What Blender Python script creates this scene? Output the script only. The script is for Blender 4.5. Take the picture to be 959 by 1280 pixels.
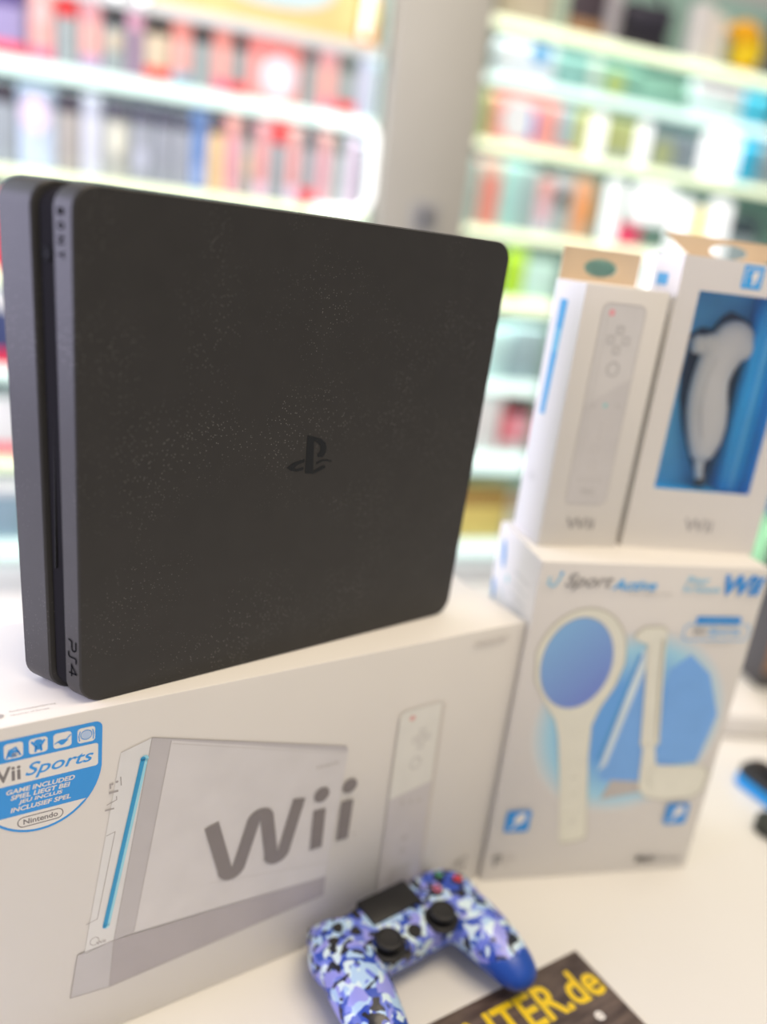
import bpy, bmesh, math, random
from mathutils import Vector, Matrix
random.seed(4)
for o in list(bpy.data.objects): bpy.data.objects.remove(o)
SC = bpy.context.scene
COL = SC.collection
R = math.radians

# ------------------------------------------------------------ camera
PITCH, ROLL, F_PX = .3179, .1237, 1013.0
fw = Vector((0, math.cos(PITCH), -math.sin(PITCH)))
rt = Vector((1, 0, 0)); up = rt.cross(fw)
r2 = rt*math.cos(ROLL) + up*math.sin(ROLL)
u2 = up*math.cos(ROLL) - rt*math.sin(ROLL)
cd = bpy.data.cameras.new('camera'); cam = bpy.data.objects.new('camera', cd); COL.objects.link(cam)
M = Matrix((r2, u2, -fw)).transposed().to_4x4(); M.translation = (0, 0, .4932)
cam.matrix_world = M
cd.sensor_fit = 'VERTICAL'; cd.sensor_height = 24.0; cd.sensor_width = 18.0
cd.lens = F_PX/1280*24.0
cd.clip_start = .01
cd.dof.use_dof = True; cd.dof.focus_distance = .455; cd.dof.aperture_fstop = 1.2
SC.camera = cam

# ------------------------------------------------------------ world, lights, exposure
w = bpy.data.worlds.new('world'); SC.world = w; w.use_nodes = True
bg = w.node_tree.nodes['Background']; bg.inputs[0].default_value = (1.0, .97, .95, 1); bg.inputs[1].default_value = .33
def area(name, loc, target, sx, sy, power, col):
    d = bpy.data.lights.new(name, 'AREA'); d.shape = 'RECTANGLE'; d.size = sx; d.size_y = sy; d.energy = power; d.color = col
    o = bpy.data.objects.new(name, d); COL.objects.link(o); o.location = loc
    o.rotation_euler = (Vector(target)-Vector(loc)).to_track_quat('-Z', 'Y').to_euler()
    return o
area('ceiling_light_warm', (.50, .18, 2.2), (.15, .50, 0), 1.5, .9, 34.5, (1, .84, .62))
area('shelf_fill', (0, 1.35, 1.85), (.1, 2.4, .5), 2.4, .5, 17, (1, .95, .86))  # added light aimed at the shelf goods, no fitting seen
area('cool_light_left', (-2.0, -.2, .75), (-.1, .45, .35), 1.3, 1.5, 50, (.74, .72, 1.0))  # cool light from the left, its source unseen
area('cool_fill_far', (-1.7, 1.15, 1.0), (.1, .6, .35), 1.0, 1.0, 20, (.78, .85, 1.0))  # added for left faces that the console shades, no window seen
area('front_fill', (.6, -1.0, 1.5), (.1, .6, .1), 1.2, .8, 3, (1, .86, .72))  # added warm fill for the box fronts, no lamp seen
vs = SC.view_settings
vs.view_transform = 'Standard'; vs.look = 'None'; vs.gamma = 1.0; vs.exposure = 0.0; vs.use_curve_mapping = False

# ------------------------------------------------------------ helpers
def lin(c):
    c = c/255.0
    return c/12.92 if c <= .04045 else ((c+.055)/1.055)**2.4
def rgb(r, g, b): return (lin(r), lin(g), lin(b))
CARD = (.80, .775, .745)
def ink(r, g, b, ref=(211, 199, 187)):
    """ink colour on white card: relative to how the white card looks beside it"""
    return tuple(min(.95, lin(c)/lin(q)*k) for c, q, k in zip((r, g, b), ref, CARD))
MATS = {}
def mat(name, col, rough=.5, spec=.5, metal=0, noise=.03, scale=40, coat=0, emit=None, es=1.0, trans=0, bump=0, alpha=None):
    if name in MATS: return MATS[name]
    m = bpy.data.materials.new(name); m.use_nodes = True; nt = m.node_tree; b = nt.nodes['Principled BSDF']
    b.inputs['Roughness'].default_value = rough; b.inputs['Metallic'].default_value = metal
    b.inputs['Specular IOR Level'].default_value = spec; b.inputs['Coat Weight'].default_value = coat
    b.inputs['Transmission Weight'].default_value = trans
    tc = nt.nodes.new('ShaderNodeTexCoord'); nz = nt.nodes.new('ShaderNodeTexNoise'); nz.inputs['Scale'].default_value = scale
    nt.links.new(tc.outputs['Object'], nz.inputs['Vector'])
    rp = nt.nodes.new('ShaderNodeValToRGB')
    lo = tuple(c*(1-noise) for c in col)+(1,); hi = tuple(min(1, c*(1+noise)) for c in col)+(1,)
    rp.color_ramp.elements[0].color = lo; rp.color_ramp.elements[1].color = hi
    rp.color_ramp.elements[0].position = .3; rp.color_ramp.elements[1].position = .7
    nt.links.new(nz.outputs['Fac'], rp.inputs[0]); nt.links.new(rp.outputs[0], b.inputs['Base Color'])
    if emit:
        b.inputs['Emission Color'].default_value = (*emit, 1); b.inputs['Emission Strength'].default_value = es
    if bump:
        bp = nt.nodes.new('ShaderNodeBump'); bp.inputs['Strength'].default_value = bump; bp.inputs['Distance'].default_value = .001
        nt.links.new(nz.outputs['Fac'], bp.inputs['Height']); nt.links.new(bp.outputs[0], b.inputs['Normal'])
    MATS[name] = m
    return m
def speckled(name, base, dust, rough, thr=.70, scale=420):
    m = mat(name, base, rough, .35, noise=.05, scale=60); nt = m.node_tree; b = nt.nodes['Principled BSDF']
    tc = nt.nodes.new('ShaderNodeTexCoord')
    n = nt.nodes.new('ShaderNodeTexVoronoi'); n.inputs['Scale'].default_value = scale; nt.links.new(tc.outputs['Object'], n.inputs['Vector'])
    cl = nt.nodes.new('ShaderNodeTexNoise'); cl.inputs['Scale'].default_value = 18; cl.inputs['Detail'].default_value = 5; nt.links.new(tc.outputs['Object'], cl.inputs['Vector'])
    a = nt.nodes.new('ShaderNodeMath'); a.operation = 'LESS_THAN'; a.inputs[1].default_value = .16; nt.links.new(n.outputs['Distance'], a.inputs[0])
    c = nt.nodes.new('ShaderNodeMath'); c.operation = 'MULTIPLY'
    mr = nt.nodes.new('ShaderNodeMapRange'); mr.inputs[1].default_value = .45; mr.inputs[2].default_value = thr; nt.links.new(cl.outputs['Fac'], mr.inputs[0])
    nt.links.new(a.outputs[0], c.inputs[0]); nt.links.new(mr.outputs[0], c.inputs[1])
    mx = nt.nodes.new('ShaderNodeMixRGB'); mx.inputs[2].default_value = (*dust, 1)
    src = b.inputs['Base Color'].links[0].from_socket
    nt.links.new(src, mx.inputs[1]); nt.links.new(c.outputs[0], mx.inputs[0]); nt.links.new(mx.outputs[0], b.inputs['Base Color'])
    return m

def link(name, me, parent=None, loc=(0, 0, 0), rot=(0, 0, 0)):
    o = bpy.data.objects.new(name, me); COL.objects.link(o); o.location = loc; o.rotation_euler = rot
    if parent: o.parent = parent
    return o
def tag(o, label=None, cat=None, group=None, kind=None):
    if label: o['label'] = label
    if cat: o['category'] = cat
    if group: o['group'] = group
    if kind: o['kind'] = kind
    return o
def empty(name, loc, rz, label, cat, group=None):
    o = bpy.data.objects.new(name, None); COL.objects.link(o); o.empty_display_size = .02
    o.location = loc; o.rotation_euler = (0, 0, rz)
    return tag(o, label, cat, group)

class MB:
    """collects shapes with materials; build() links them as one mesh object"""
    def __init__(s): s.bm = bmesh.new(); s.mats = []
    def mi(s, m):
        if m not in s.mats: s.mats.append(m)
        return s.mats.index(m)
    def add(s, verts, faces, m, T=None, smooth=False):
        i = s.mi(m); vs_ = [s.bm.verts.new(T @ Vector(v) if T else v) for v in verts]
        for f in faces:
            try: fc = s.bm.faces.new([vs_[k] for k in f])
            except ValueError: continue
            fc.material_index = i; fc.smooth = smooth
        return s
    def box(s, x0, x1, y0, y1, z0, z1, m, bev=0, T=None, seg=2):
        b = bmesh.new(); bmesh.ops.create_cube(b, size=1)
        for v in b.verts: v.co = Vector(((x0+x1)/2+v.co.x*(x1-x0), (y0+y1)/2+v.co.y*(y1-y0), (z0+z1)/2+v.co.z*(z1-z0)))
        if bev: bmesh.ops.bevel(b, geom=b.edges[:], offset=bev, segments=seg, profile=.5, affect='EDGES')
        return s.merge(b, m, T, bev > 0)
    def merge(s, b, m, T=None, smooth=False):
        i = s.mi(m); mp = {}
        for v in b.verts: mp[v] = s.bm.verts.new(T @ v.co if T else v.co)
        for f in b.faces:
            try: fc = s.bm.faces.new([mp[v] for v in f.verts])
            except ValueError: continue
            fc.material_index = i; fc.smooth = smooth
        b.free(); return s
    def ell(s, c, r, m, T=None, seg=24, smooth=True):
        b = bmesh.new(); bmesh.ops.create_uvsphere(b, u_segments=seg, v_segments=seg//2, radius=1)
        for v in b.verts: v.co = Vector((c[0]+v.co.x*r[0], c[1]+v.co.y*r[1], c[2]+v.co.z*r[2]))
        return s.merge(b, m, T, smooth)
    def lathe(s, prof, m, T=None, n=32, smooth=True):
        vs_, fs = [], []
        for k in range(n):
            a = 2*math.pi*k/n
            for r, z in prof: vs_.append((r*math.cos(a), r*math.sin(a), z))
        L = len(prof)
        for k in range(n):
            for j in range(L-1):
                fs.append((k*L+j, ((k+1) % n)*L+j, ((k+1) % n)*L+j+1, k*L+j+1))
        fs.append([k*L for k in range(n)][::-1]); fs.append([k*L+L-1 for k in range(n)])
        return s.add(vs_, fs, m, T, smooth)
    def tube(s, pts, r, m, T=None, n=12, cap=True):
        pts = [Vector(p) for p in pts]; rs = r if isinstance(r, (list, tuple)) else [r]*len(pts); vs_, fs = [], []
        prev = None
        for i, p in enumerate(pts):
            d = (pts[min(i+1, len(pts)-1)]-pts[max(i-1, 0)]).normalized()
            if prev is None:
                a = d.orthogonal().normalized()
            else: a = (prev-d*prev.dot(d)).normalized()
            prev = a; b = d.cross(a)
            for k in range(n):
                t = 2*math.pi*k/n; vs_.append(p+(a*math.cos(t)+b*math.sin(t))*rs[i])
        for i in range(len(pts)-1):
            for k in range(n): fs.append((i*n+k, i*n+(k+1) % n, (i+1)*n+(k+1) % n, (i+1)*n+k))
        fs.append(list(range(n))[::-1]); fs.append([(len(pts)-1)*n+k for k in range(n)])
        return s.add(vs_, fs, m, T, True)
    def prism(s, outline, z0, z1, m, T=None, bev=0, smooth=False):
        """outline in XY extruded along Z"""
        b = bmesh.new(); vv = [b.verts.new((x, y, z0)) for x, y in outline]; f = b.faces.new(vv)
        g = bmesh.ops.extrude_face_region(b, geom=[f])
        for v in g['geom']:
            if isinstance(v, bmesh.types.BMVert): v.co.z = z1
        bmesh.ops.recalc_face_normals(b, faces=b.faces[:])
        if bev:
            es = [e for e in b.edges if abs(e.verts[0].co.z-e.verts[1].co.z) < 1e-7]
            bmesh.ops.bevel(b, geom=es, offset=bev, segments=2, profile=.5, affect='EDGES')
        return s.merge(b, m, T, smooth)
    def build(s, name, parent=None, loc=(0, 0, 0), rot=(0, 0, 0), norm=True, autosmooth=True):
        if norm: bmesh.ops.recalc_face_normals(s.bm, faces=s.bm.faces[:])
        me = bpy.data.meshes.new(name); s.bm.to_mesh(me); s.bm.free()
        for m in s.mats: me.materials.append(m)
        if autosmooth and hasattr(me, 'set_sharp_from_angle'): me.set_sharp_from_angle(angle=R(24))
        return link(name, me, parent, loc, rot)

def rrect(x0, x1, y0, y1, r, n=6):
    out = []
    for cx, cy, a0 in ((x1-r, y1-r, 0), (x0+r, y1-r, 90), (x0+r, y0+r, 180), (x1-r, y0+r, 270)):
        for k in range(n+1):
            a = R(a0+90*k/n); out.append((cx+r*math.cos(a), cy+r*math.sin(a)))
    return out

class Face:
    """a printed face: o + u*U + v*V (millimetres), printed layers lifted along N"""
    def __init__(s, root, o, U, V, N): s.root = root; s.o = Vector(o); s.U = Vector(U); s.V = Vector(V); s.N = Vector(N); s.lay = 0
    def pen(s): return Pen(s)
class Pen:
    def __init__(s, face): s.f = face; s.mb = MB(); face.lay += 1; s.l = face.lay*.00009+.0001
    def up(s, n=1): s.l += .00006*n; s.f.lay += 1; return s
    def P(s, u, v): return s.f.o+s.f.U*(u/1000)+s.f.V*(v/1000)+s.f.N*s.l
    def poly(s, pts, m):
        s.mb.add([s.P(*p) for p in pts], [list(range(len(pts)))], m); return s
    def rect(s, u0, u1, v0, v1, m, r=0): return s.poly(rrect(u0, u1, v0, v1, r) if r else [(u0, v0), (u1, v0), (u1, v1), (u0, v1)], m)
    def disc(s, u, v, a, b, m, n=28, rot=0):
        c, q = math.cos(rot), math.sin(rot)
        return s.poly([(u+a*math.cos(t)*c-b*math.sin(t)*q, v+a*math.cos(t)*q+b*math.sin(t)*c) for t in [2*math.pi*k/n for k in range(n)]], m)
    def line(s, pts, wd, m, closed=False, joint=True):
        h = wd/2; P_ = [Vector((x, y)) for x, y in pts]; Q = [P_[0]]
        for q in P_[1:]:
            if (q-Q[-1]).length > 1e-5: Q.append(q)
        if closed and (Q[0]-Q[-1]).length < 1e-5: Q.pop()
        if not closed and len(Q) > 2 and (Q[0]-Q[-1]).length < 1e-5: Q.pop(); closed = True
        n = len(Q); lo, hi = [], []
        for k in range(n):
            a = Q[k-1] if (k > 0 or closed) else None; b = Q[(k+1) % n] if (k < n-1 or closed) else None
            d0 = (Q[k]-a).normalized() if a is not None else None; d1 = (b-Q[k]).normalized() if b is not None else None
            if d0 is None: d0 = d1
            if d1 is None: d1 = d0
            n0 = Vector((-d0.y, d0.x)); n1 = Vector((-d1.y, d1.x)); mv = n0+n1
            mv = n0 if mv.length < 1e-3 else mv.normalized()
            L = h/max(.35, mv.dot(n0)); hi.append(Q[k]+mv*L); lo.append(Q[k]-mv*L)
        vs_ = [s.P(v.x, v.y) for v in hi]+[s.P(v.x, v.y) for v in lo]
        s.mb.add(vs_, [(k, n+k, n+(k+1) % n, (k+1) % n) for k in range(n if closed else n-1)], m)
        return s
    def text(s, txt, u0, u1, v0, v1, m, bold=0, shear=0, rot=0, wide=1.0):
        """text fitted into the rectangle u0..u1 x v0..v1; rot=-90 reads downwards"""
        me = text_mesh(txt, bold, shear)
        xs = [v.co.x for v in me.vertices]; ys = [v.co.y for v in me.vertices]
        ax, bx, ay, by = min(xs), max(xs), min(ys), max(ys)
        vv = []
        for v in me.vertices:
            a = (v.co.x-ax)/(bx-ax); b = (v.co.y-ay)/(by-ay)
            if rot == -90: a, b = b, 1-a
            vv.append(s.P(u0+a*(u1-u0), v0+b*(v1-v0)))
        s.mb.add(vv, [list(p.vertices) for p in me.polygons], m); bpy.data.meshes.remove(me)
        return s
    def done(s, name, label=None, kind=None):
        o = s.mb.build(name, s.f.root, norm=False, autosmooth=False)
        if label: o['label'] = label
        return o
def text_mesh(txt, bold=0, shear=0):
    c = bpy.data.curves.new('t', 'FONT'); c.body = txt; c.size = 1; c.offset = bold; c.shear = shear; c.resolution_u = 4
    o = bpy.data.objects.new('t', c); COL.objects.link(o)
    dg = bpy.context.evaluated_depsgraph_get(); dg.update()
    me = bpy.data.meshes.new_from_object(o.evaluated_get(dg)); bpy.data.objects.remove(o); bpy.data.curves.remove(c)
    return me
def remesh(mb, voxel, smooth=8):
    me = bpy.data.meshes.new('tmp'); mb.bm.to_mesh(me); mb.bm.free()
    o = bpy.data.objects.new('tmp', me); COL.objects.link(o)
    md = o.modifiers.new('r', 'REMESH'); md.mode = 'VOXEL'; md.voxel_size = voxel
    sm = o.modifiers.new('s', 'SMOOTH'); sm.factor = .6; sm.iterations = smooth
    dg = bpy.context.evaluated_depsgraph_get(); dg.update()
    out = bpy.data.meshes.new_from_object(o.evaluated_get(dg)); bpy.data.objects.remove(o)
    b = bmesh.new(); b.from_mesh(out); bpy.data.meshes.remove(out)
    return b

# ------------------------------------------------------------ shared materials
card = mat('white_card', CARD, .42, .4, noise=.015, scale=9)
card_side = card
kraft = mat('brown_card', rgb(214, 190, 158), .6, noise=.04)
blue = ink(45, 140, 205); cyan = ink(60, 165, 215)
ink_blue = mat('ink_blue', blue, .42)
ink_cyan = mat('ink_cyan', cyan, .42)
ink_grey = mat('ink_grey', ink(122, 112, 108), .42)
ink_dark = mat('ink_dark', ink(62, 57, 55), .42)
ink_white = mat('ink_white', ink(222, 210, 198), .42)
ink_line = mat('ink_line', ink(160, 148, 142), .42)
ink_pale = mat('ink_pale_line', ink(186, 174, 165), .42)

# ------------------------------------------------------------ room and counter
TH = R(20)
WU = Vector((math.cos(TH), math.sin(TH), 0)); WN = Vector((-math.sin(TH), math.cos(TH), 0)); WO = Vector((0, 2.3, 0))
def wallpt(s_, d, z): return WO+WU*s_+WN*d+Vector((0, 0, z))
wallmat = mat('wall_paint', (.62, .60, .57), .8, noise=.02, scale=3)
m = MB(); m.box(-4, 5, .42, .5, -.9, 1.9, wallmat); tag(m.build('wall_back', loc=WO, rot=(0, 0, TH)), kind='structure')
m = MB(); m.box(-4, 5, -.5, 8, -.96, -.9, mat('floor_tiles', (.5, .49, .47), .35, noise=.1, scale=2)); tag(m.build('floor', loc=(0, -1, 0), rot=(0, 0, TH)), kind='structure')
m = MB(); m.box(-.133, .115, -.04, .42, -.9, 1.9, mat('pillar_paint', (.385, .365, .32), .7, noise=.03, scale=4), .004)
tag(m.build('wall_pillar', loc=WO, rot=(0, 0, TH)), kind='structure')

t = empty('shop_counter', (.1, .4, -.9), TH, 'long white laminate counter carrying the consoles and boxes', 'counter')
white_lam = mat('white_laminate', (.80, .785, .75), .28, .5, noise=.012, scale=5)
m = MB(); m.box(-1.6, 1.7, -.55, .73, .86, .9, white_lam, .004); m.build('countertop', t)
m = MB(); m.box(-1.55, 1.65, -.3, .68, .08, .86, mat('counter_body', (.7, .7, .68), .5), .003); m.build('counter_body', t)
m = MB(); m.box(-1.5, 1.6, -.26, .64, 0, .08, mat('counter_plinth', (.2, .2, .2), .5)); m.build('plinth', t)

# ------------------------------------------------------------ large white console carton
YW = R(35.0)
W_ = empty('console_carton', (.1141, .5547, 0), YW, 'large landscape white game console box with grey console picture, under the black console', 'box')
WW, WH, WD = .383, .2382, .115
m = MB(); m.box(-WW, .0033, 0, WD, 0, WH, card, .0012, seg=2); m.build('carton', W_)
m = MB(); m.box(-WW-.0002, -WW+.0005, .004, WD-.004, .03, WH-.03, ink_pale, .0002); m.build('side_flap_tab', W_)
F = Face(W_, (0, 0, 0), (1, 0, 0), (0, 0, 1), (0, -1, 0))
# badge
p = F.pen()
def badge(c, w_, ztop, zs, zb, n=14, r=4):
    pts = []
    for k in range(5):
        a = R(90*k/4); pts.append((c+w_-r+r*math.sin(a), ztop-r+r*math.cos(a)))
    for k in range(1, n*2):
        a = math.pi*k/(2*n); pts.append((c+w_*math.cos(a), zs-(zs-zb)*math.sin(a)))
    pts.append((c-w_, zs))
    for k in range(5):
        a = R(90*k/4); pts.append((c-w_+r-r*math.cos(a), ztop-r+r*math.sin(a)))
    return pts
p.poly(badge(-340, 32.3, 230.6, 206, 169.3), ink_blue)
p.up()
for cx in (-364.5, -352.6, -340.6, -328.5, -316.2):
    p.rect(cx-4.6, cx+4.6, 218.9, 228.2, ink_white, 1.8)
p.rect(-370.6, -309.9, 202.5, 217, ink_white, 1.6)
# lower white zone
low = [q for q in badge(-340, 31, 230, 206, 170.8) if q[1] < 182.6]
p.poly([(-313.5-2.5, 182.6)]+[q for q in low]+[(-364, 182.6)], ink_white)
p.up()
# sport pictograms
def icon(cx, k):
    if k == 0: p.disc(cx, 224.5, 2.2, 2.2, ink_blue); p.line([(cx-3, 219.6), (cx-2.4, 222), (cx+2.4, 222), (cx+3, 219.6)], 1.1, ink_blue)
    if k == 1: p.disc(cx, 221.8, 3, 2.2, ink_blue); p.disc(cx+.6, 221.0, 1.8, 1.5, ink_white); p.line([(cx-3.4, 219.6), (cx-2, 224), (cx+1, 225.2), (cx+3.3, 220)], 1.0, ink_blue)
    if k == 2: p.disc(cx, 225.8, 2.1, 1.5, ink_blue); p.line([(cx-3.4, 226.5), (cx-1.2, 223.2), (cx-1.5, 219.8)], 1.2, ink_blue); p.line([(cx+3.2, 226.5), (cx+1.2, 223.2), (cx+1.5, 219.8)], 1.2, ink_blue); p.disc(cx, 222.8, 1.7, 2, ink_blue)
    if k == 3: p.poly([(cx-2.8, 223.1), (cx+3.2, 223.4), (cx+.6, 220.8), (cx-.8, 220.6)], ink_blue); p.line([(cx-4, 222), (cx-1, 223.6), (cx+2, 223.6), (cx+4.2, 226)], .7, ink_blue)
    if k == 4: p.line([(cx+2.9*math.cos(a), 223.6+2.9*math.sin(a)) for a in [2*math.pi*q/16 for q in range(16)]], .5, ink_blue, closed=True, joint=False); p.disc(cx, 223.6, 2.3, 2.4, mat('ink_soft_blue', ink(176, 188, 208), .42)); p.line([(cx-3.6, 220.2), (cx-3.9, 223.6), (cx-3.2, 226.4)], .6, ink_blue); p.line([(cx+3.6, 220.2), (cx+3.9, 223.6), (cx+3.2, 226.4)], .6, ink_blue)
for k, cx in enumerate((-364.5, -352.6, -340.6, -328.5, -316.2)): icon(cx, k)
p.text('Wii', -367.5, -349.5, 205.2, 214.4, ink_grey, .02)
p.text('Sports', -347.3, -312.3, 203.8, 213.9, ink_blue, .012, .35)
p.text('GAME INCLUDED', -356.8, -322.2, 196.9, 199.9, ink_white, .03, .2)
p.text('SPIEL LIEGT BEI', -354.8, -324.6, 193.0, 196.0, ink_white, .03, .2)
p.text('JEU INCLUS', -351, -328.6, 189.1, 192.1, ink_white, .03, .2)
p.text('INCLUSIEF SPEL', -355, -324.4, 185.2, 188.2, ink_white, .03, .2)
p.line(rrect(-351.6, -328.6, 174.2, 180.4, 3), .55, ink_grey, closed=True)
p.text('Nintendo', -348.8, -331.2, 175.6, 179.0, ink_grey, .02)
p.done('round_badge', 'blue and white sports game badge')
# console picture
g1 = mat('ink_console_side', ink(206, 195, 188), .42); g2 = mat('ink_console_front', ink(214, 205, 197), .42)
g3 = mat('ink_console_edge', ink(184, 173, 168), .42); g4 = mat('ink_stand_side', ink(170, 158, 155), .42); g5 = mat('ink_stand_front', ink(188, 178, 174), .42)
p = F.pen()
p.poly([(-297.5, 207), (-280, 212.2), (-299.7, 73), (-317.2, 69.7)], g2)
p.poly([(-280, 212.2), (-268.6, 207.2), (-287.6, 73.4), (-299.7, 73)], g3)
p.poly([(-268.6, 207.2), (-144, 164.8), (-151, 62), (-287.6, 73.4)], g1)
p.poly([(-280, 212.2), (-146, 169.8), (-144, 164.8), (-268.6, 207.2)], g3)
p.poly([(-321, 71.3), (-299.7, 73), (-302, 37), (-325.2, 39.6)], g5)
p.poly([(-299.7, 73), (-150.5, 62), (-150.6, 45.3), (-302, 37)], g4)
p.up()
p.line([(-280, 212.2), (-299.7, 73), (-302, 37), (-325.2, 39.6), (-321, 71.3), (-299.7, 73)], .45, ink_line)
p.line([(-268.6, 207.2), (-287.6, 74)], .4, ink_line); p.line([(-280, 212.2), (-146, 169.8)], .5, ink_line)
p.line([(-297.5, 207), (-280, 212.2)], .4, ink_pale); p.line([(-302, 37), (-150.6, 45.3)], .6, ink_line); p.line([(-268, 205), (-146, 164)], .35, ink_pale)
p.line([(-240, 92), (-150, 74)], .35, ink_pale)
p.line([(-305, 152.6), (-300, 154), (-309.6, 94), (-316, 92.4)], .4, ink_line)
p.line([(-303.2, 188), (-303, 184.5)], .9, ink_line); p.disc(-299.4, 188.2, .8, .8, ink_line); p.disc(-302, 187.4, .7, .7, ink_line); p.line([(-297.4, 191), (-297, 185)], .6, ink_line)
p.rect(-303.8, -298.6, 181.2, 182.6, ink_line); p.line([(-305, 174), (-299.4, 176), (-299.6, 178.6)], .5, ink_line); p.rect(-306, -300.8, 170, 171, ink_line)
p.line([(-311.2+2.6*math.cos(a), 77.6+2.9*math.sin(a)) for a in [2*math.pi*k/14 for k in range(14)]], .4, ink_line, closed=True, joint=False)
p.text('Wii', -310.2, -304.6, 72.6+1.4, 72.6+3.8, ink_line, .02)
p.text('Nintendo', -168, -150.5, 157, 160.6, ink_pale, .02)
p.done('console_picture', 'printed grey picture of an upright console')
p = F.pen(); p.l += .0001
sl = mat('ink_slot_blue', ink(40, 140, 182), .42); sh = mat('ink_slot_light', ink(150, 200, 215), .42)
p.line([(-283.9, 199.5), (-304.4, 86.5)], 3.9, sh); p.disc(-283.9, 199.5, 2.2, 2.2, sh); p.disc(-304.4, 86.5, 1.9, 1.9, sh)
p.up(); p.line([(-285.0, 199.5), (-305.3, 86.5)], 2.6, sl); p.disc(-285, 199.5, 1.5, 1.5, sl); p.disc(-305.3, 86.5, 1.3, 1.3, sl)
p.done('slot_picture', 'printed blue glowing disc slot')
# big logo
p = F.pen(); p.l += .0002
lg = mat('ink_logo_grey', ink(128, 117, 112), .4)
def arcpts(cx, cy, r, a0, a1, n=8): return [(cx+r*math.cos(R(a0+(a1-a0)*k/n)), cy+r*math.sin(R(a0+(a1-a0)*k/n))) for k in range(n+1)]
p.line([(-240.5, 137.9), (-230.0, 101)]+arcpts(-224.6, 99.2, 5.0, 198, 340, 8)+[(-212.4, 127.5)]+arcpts(-206.9, 129.6, 5.0, 160, 15, 8)+[(-196.9, 101)]+arcpts(-192.2, 99.6, 5.0, 198, 340, 8)+[(-179, 138.2)], 9.4, lg)
p.disc(-161.7, 135.6, 5.9, 5.9, lg); p.disc(-139.5, 136, 5.9, 5.9, lg)
p.poly([(-166.9, 124.2), (-157.3, 123.4), (-157.1, 90.7), (-166.6, 91.0)], lg); p.poly([(-145.0, 124.5), (-135.0, 123.6), (-135.9, 90.4), (-145.4, 91.2)], lg)
p.disc(-131, 92.4, .9, .9, ink_pale)
p.done('brand_logo', 'large grey logo lettering')
# remote picture
p = F.pen()
ra = mat('ink_remote_top', ink(216, 206, 192), .42); rb = mat('ink_remote_low', ink(196, 184, 177), .42); rc = mat('ink_remote_side', ink(198, 184, 170), .42)
p.poly([(-104, 183), (-102, 185.6), (-67, 186), (-65, 184), (-63.6, 118), (-103.6, 112)], ra); p.poly([(-103.6, 112), (-63.6, 118), (-62, 14), (-103.5, 22)], rb)
p.up(); p.poly([(-67.6, 186), (-64.4, 184), (-60.8, 20), (-64, 20)], rc)
p.line([(-104, 112), (-104, 183), (-101, 186), (-67, 186.4)], .5, ink_pale)
p.disc(-93, 178.6, 2.4, 2.2, mat('ink_faded_red', ink(214, 160, 148), .42))
for dx, dy in ((0, 0), (5.5, 0), (-5.5, 0), (0, 6), (0, -6)):
    p.line([(-82+dx-2.2, 159+dy-2.2), (-82+dx+2.2, 159+dy-2.2), (-82+dx+2.2, 159+dy+2.2), (-82+dx-2.2, 159+dy+2.2)], .45, ink_line if dx or dy else ink_pale, closed=True)
p.line([(-84+4.6*math.cos(a), 138.5+4.8*math.sin(a)) for a in [2*math.pi*k/18 for k in range(18)]], .5, ink_line, closed=True, joint=False)
for k in range(3): p.disc(-91+8*k, 106-1.5*k, 2, 2, ink_pale)
for k in range(2): p.disc(-84, 72-12*k, 2.8, 2.8, ink_pale)
p.rect(-94, -74, 28, 46, ink_pale, 2)
p.done('remote_picture', 'faded printed picture of a remote')
p = F.pen(); p.line(rrect(-46.2, -12.4, 225.2, 230.6, 2.6), .5, ink_pale, closed=True); p.text('Nintendo', -43, -15.6, 226.4, 229.4, ink_pale, .02)
p.line([(-29, 21), (-17, 21), (-15, 29), (-27, 27), (-29, 21)], .8, ink_grey); p.line([(-25, 24), (-20, 25)], 1.4, ink_grey); p.line([(-17, 21), (-17.5, 12)], 1.2, ink_grey)
p.done('small_print')
T_ = Face(W_, (0, 0, WH), (1, 0, 0), (0, 1, 0), (0, 0, 1))
# small print on the lid (left end)
p = T_.pen(); p.text('Konformitaetserklaerung', -352, -329, 12.4, 14.6, ink_pale, .01); p.text('Nintendo of Europe', -352, -333, 8.8, 10.8, ink_pale, .01); p.disc(-357, 11, 2, 2, ink_line); p.done('lid_print')

# ------------------------------------------------------------ black game console standing on the carton
PY = R(40.6)
K = empty('game_console', (-.151, .3765, WH), PY, 'slim black game console standing upright on the large white carton', 'game console')
L_, HH = .278, .265
DX = -.0188/.0425
def prof_pt(x, z, t):  # t 0..1 across thickness
    wd = .0390+.0065*z/HH
    x0 = .0018-.0147*z; x1 = .2733+.0279*z
    return Vector((x0+(x1-x0)*x/L_+DX*wd*t, wd*t, z))
blackp = speckled('console_black', (.036, .034, .033), (.19, .185, .175), .40, .62, 560)
grey_front = blackp
def plate(t0, t1, inset, rr, mt, bev=.0008):
    out = rrect(inset, L_-inset, inset, HH-inset, rr, 8)
    inn = rrect(inset+bev, L_-inset-bev, inset+bev, HH-inset-bev, max(rr-bev, .001), 8)
    th = bev/.042; rings = [(inn, t0), (out, t0+th), (out, t1-th), (inn, t1)]
    vv, ff = [], []; n = len(out)
    for ol, t_ in rings: vv += [prof_pt(x, z, t_) for x, z in ol]
    for i in range(3):
        for k in range(n): ff.append((i*n+k, i*n+(k+1) % n, (i+1)*n+(k+1) % n, (i+1)*n+k))
    ff.append(list(range(n))[::-1]); ff.append([3*n+k for k in range(n)])
    return MB().add(vv, ff, mt, smooth=True)
plate(0, .262, 0, .0125, blackp).build('front_shell', K)
plate(.27, .525, .0028, .010, mat('console_groove', (.009, .008, .010), .85, .15)).build('disc_slot_core', K)
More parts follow.
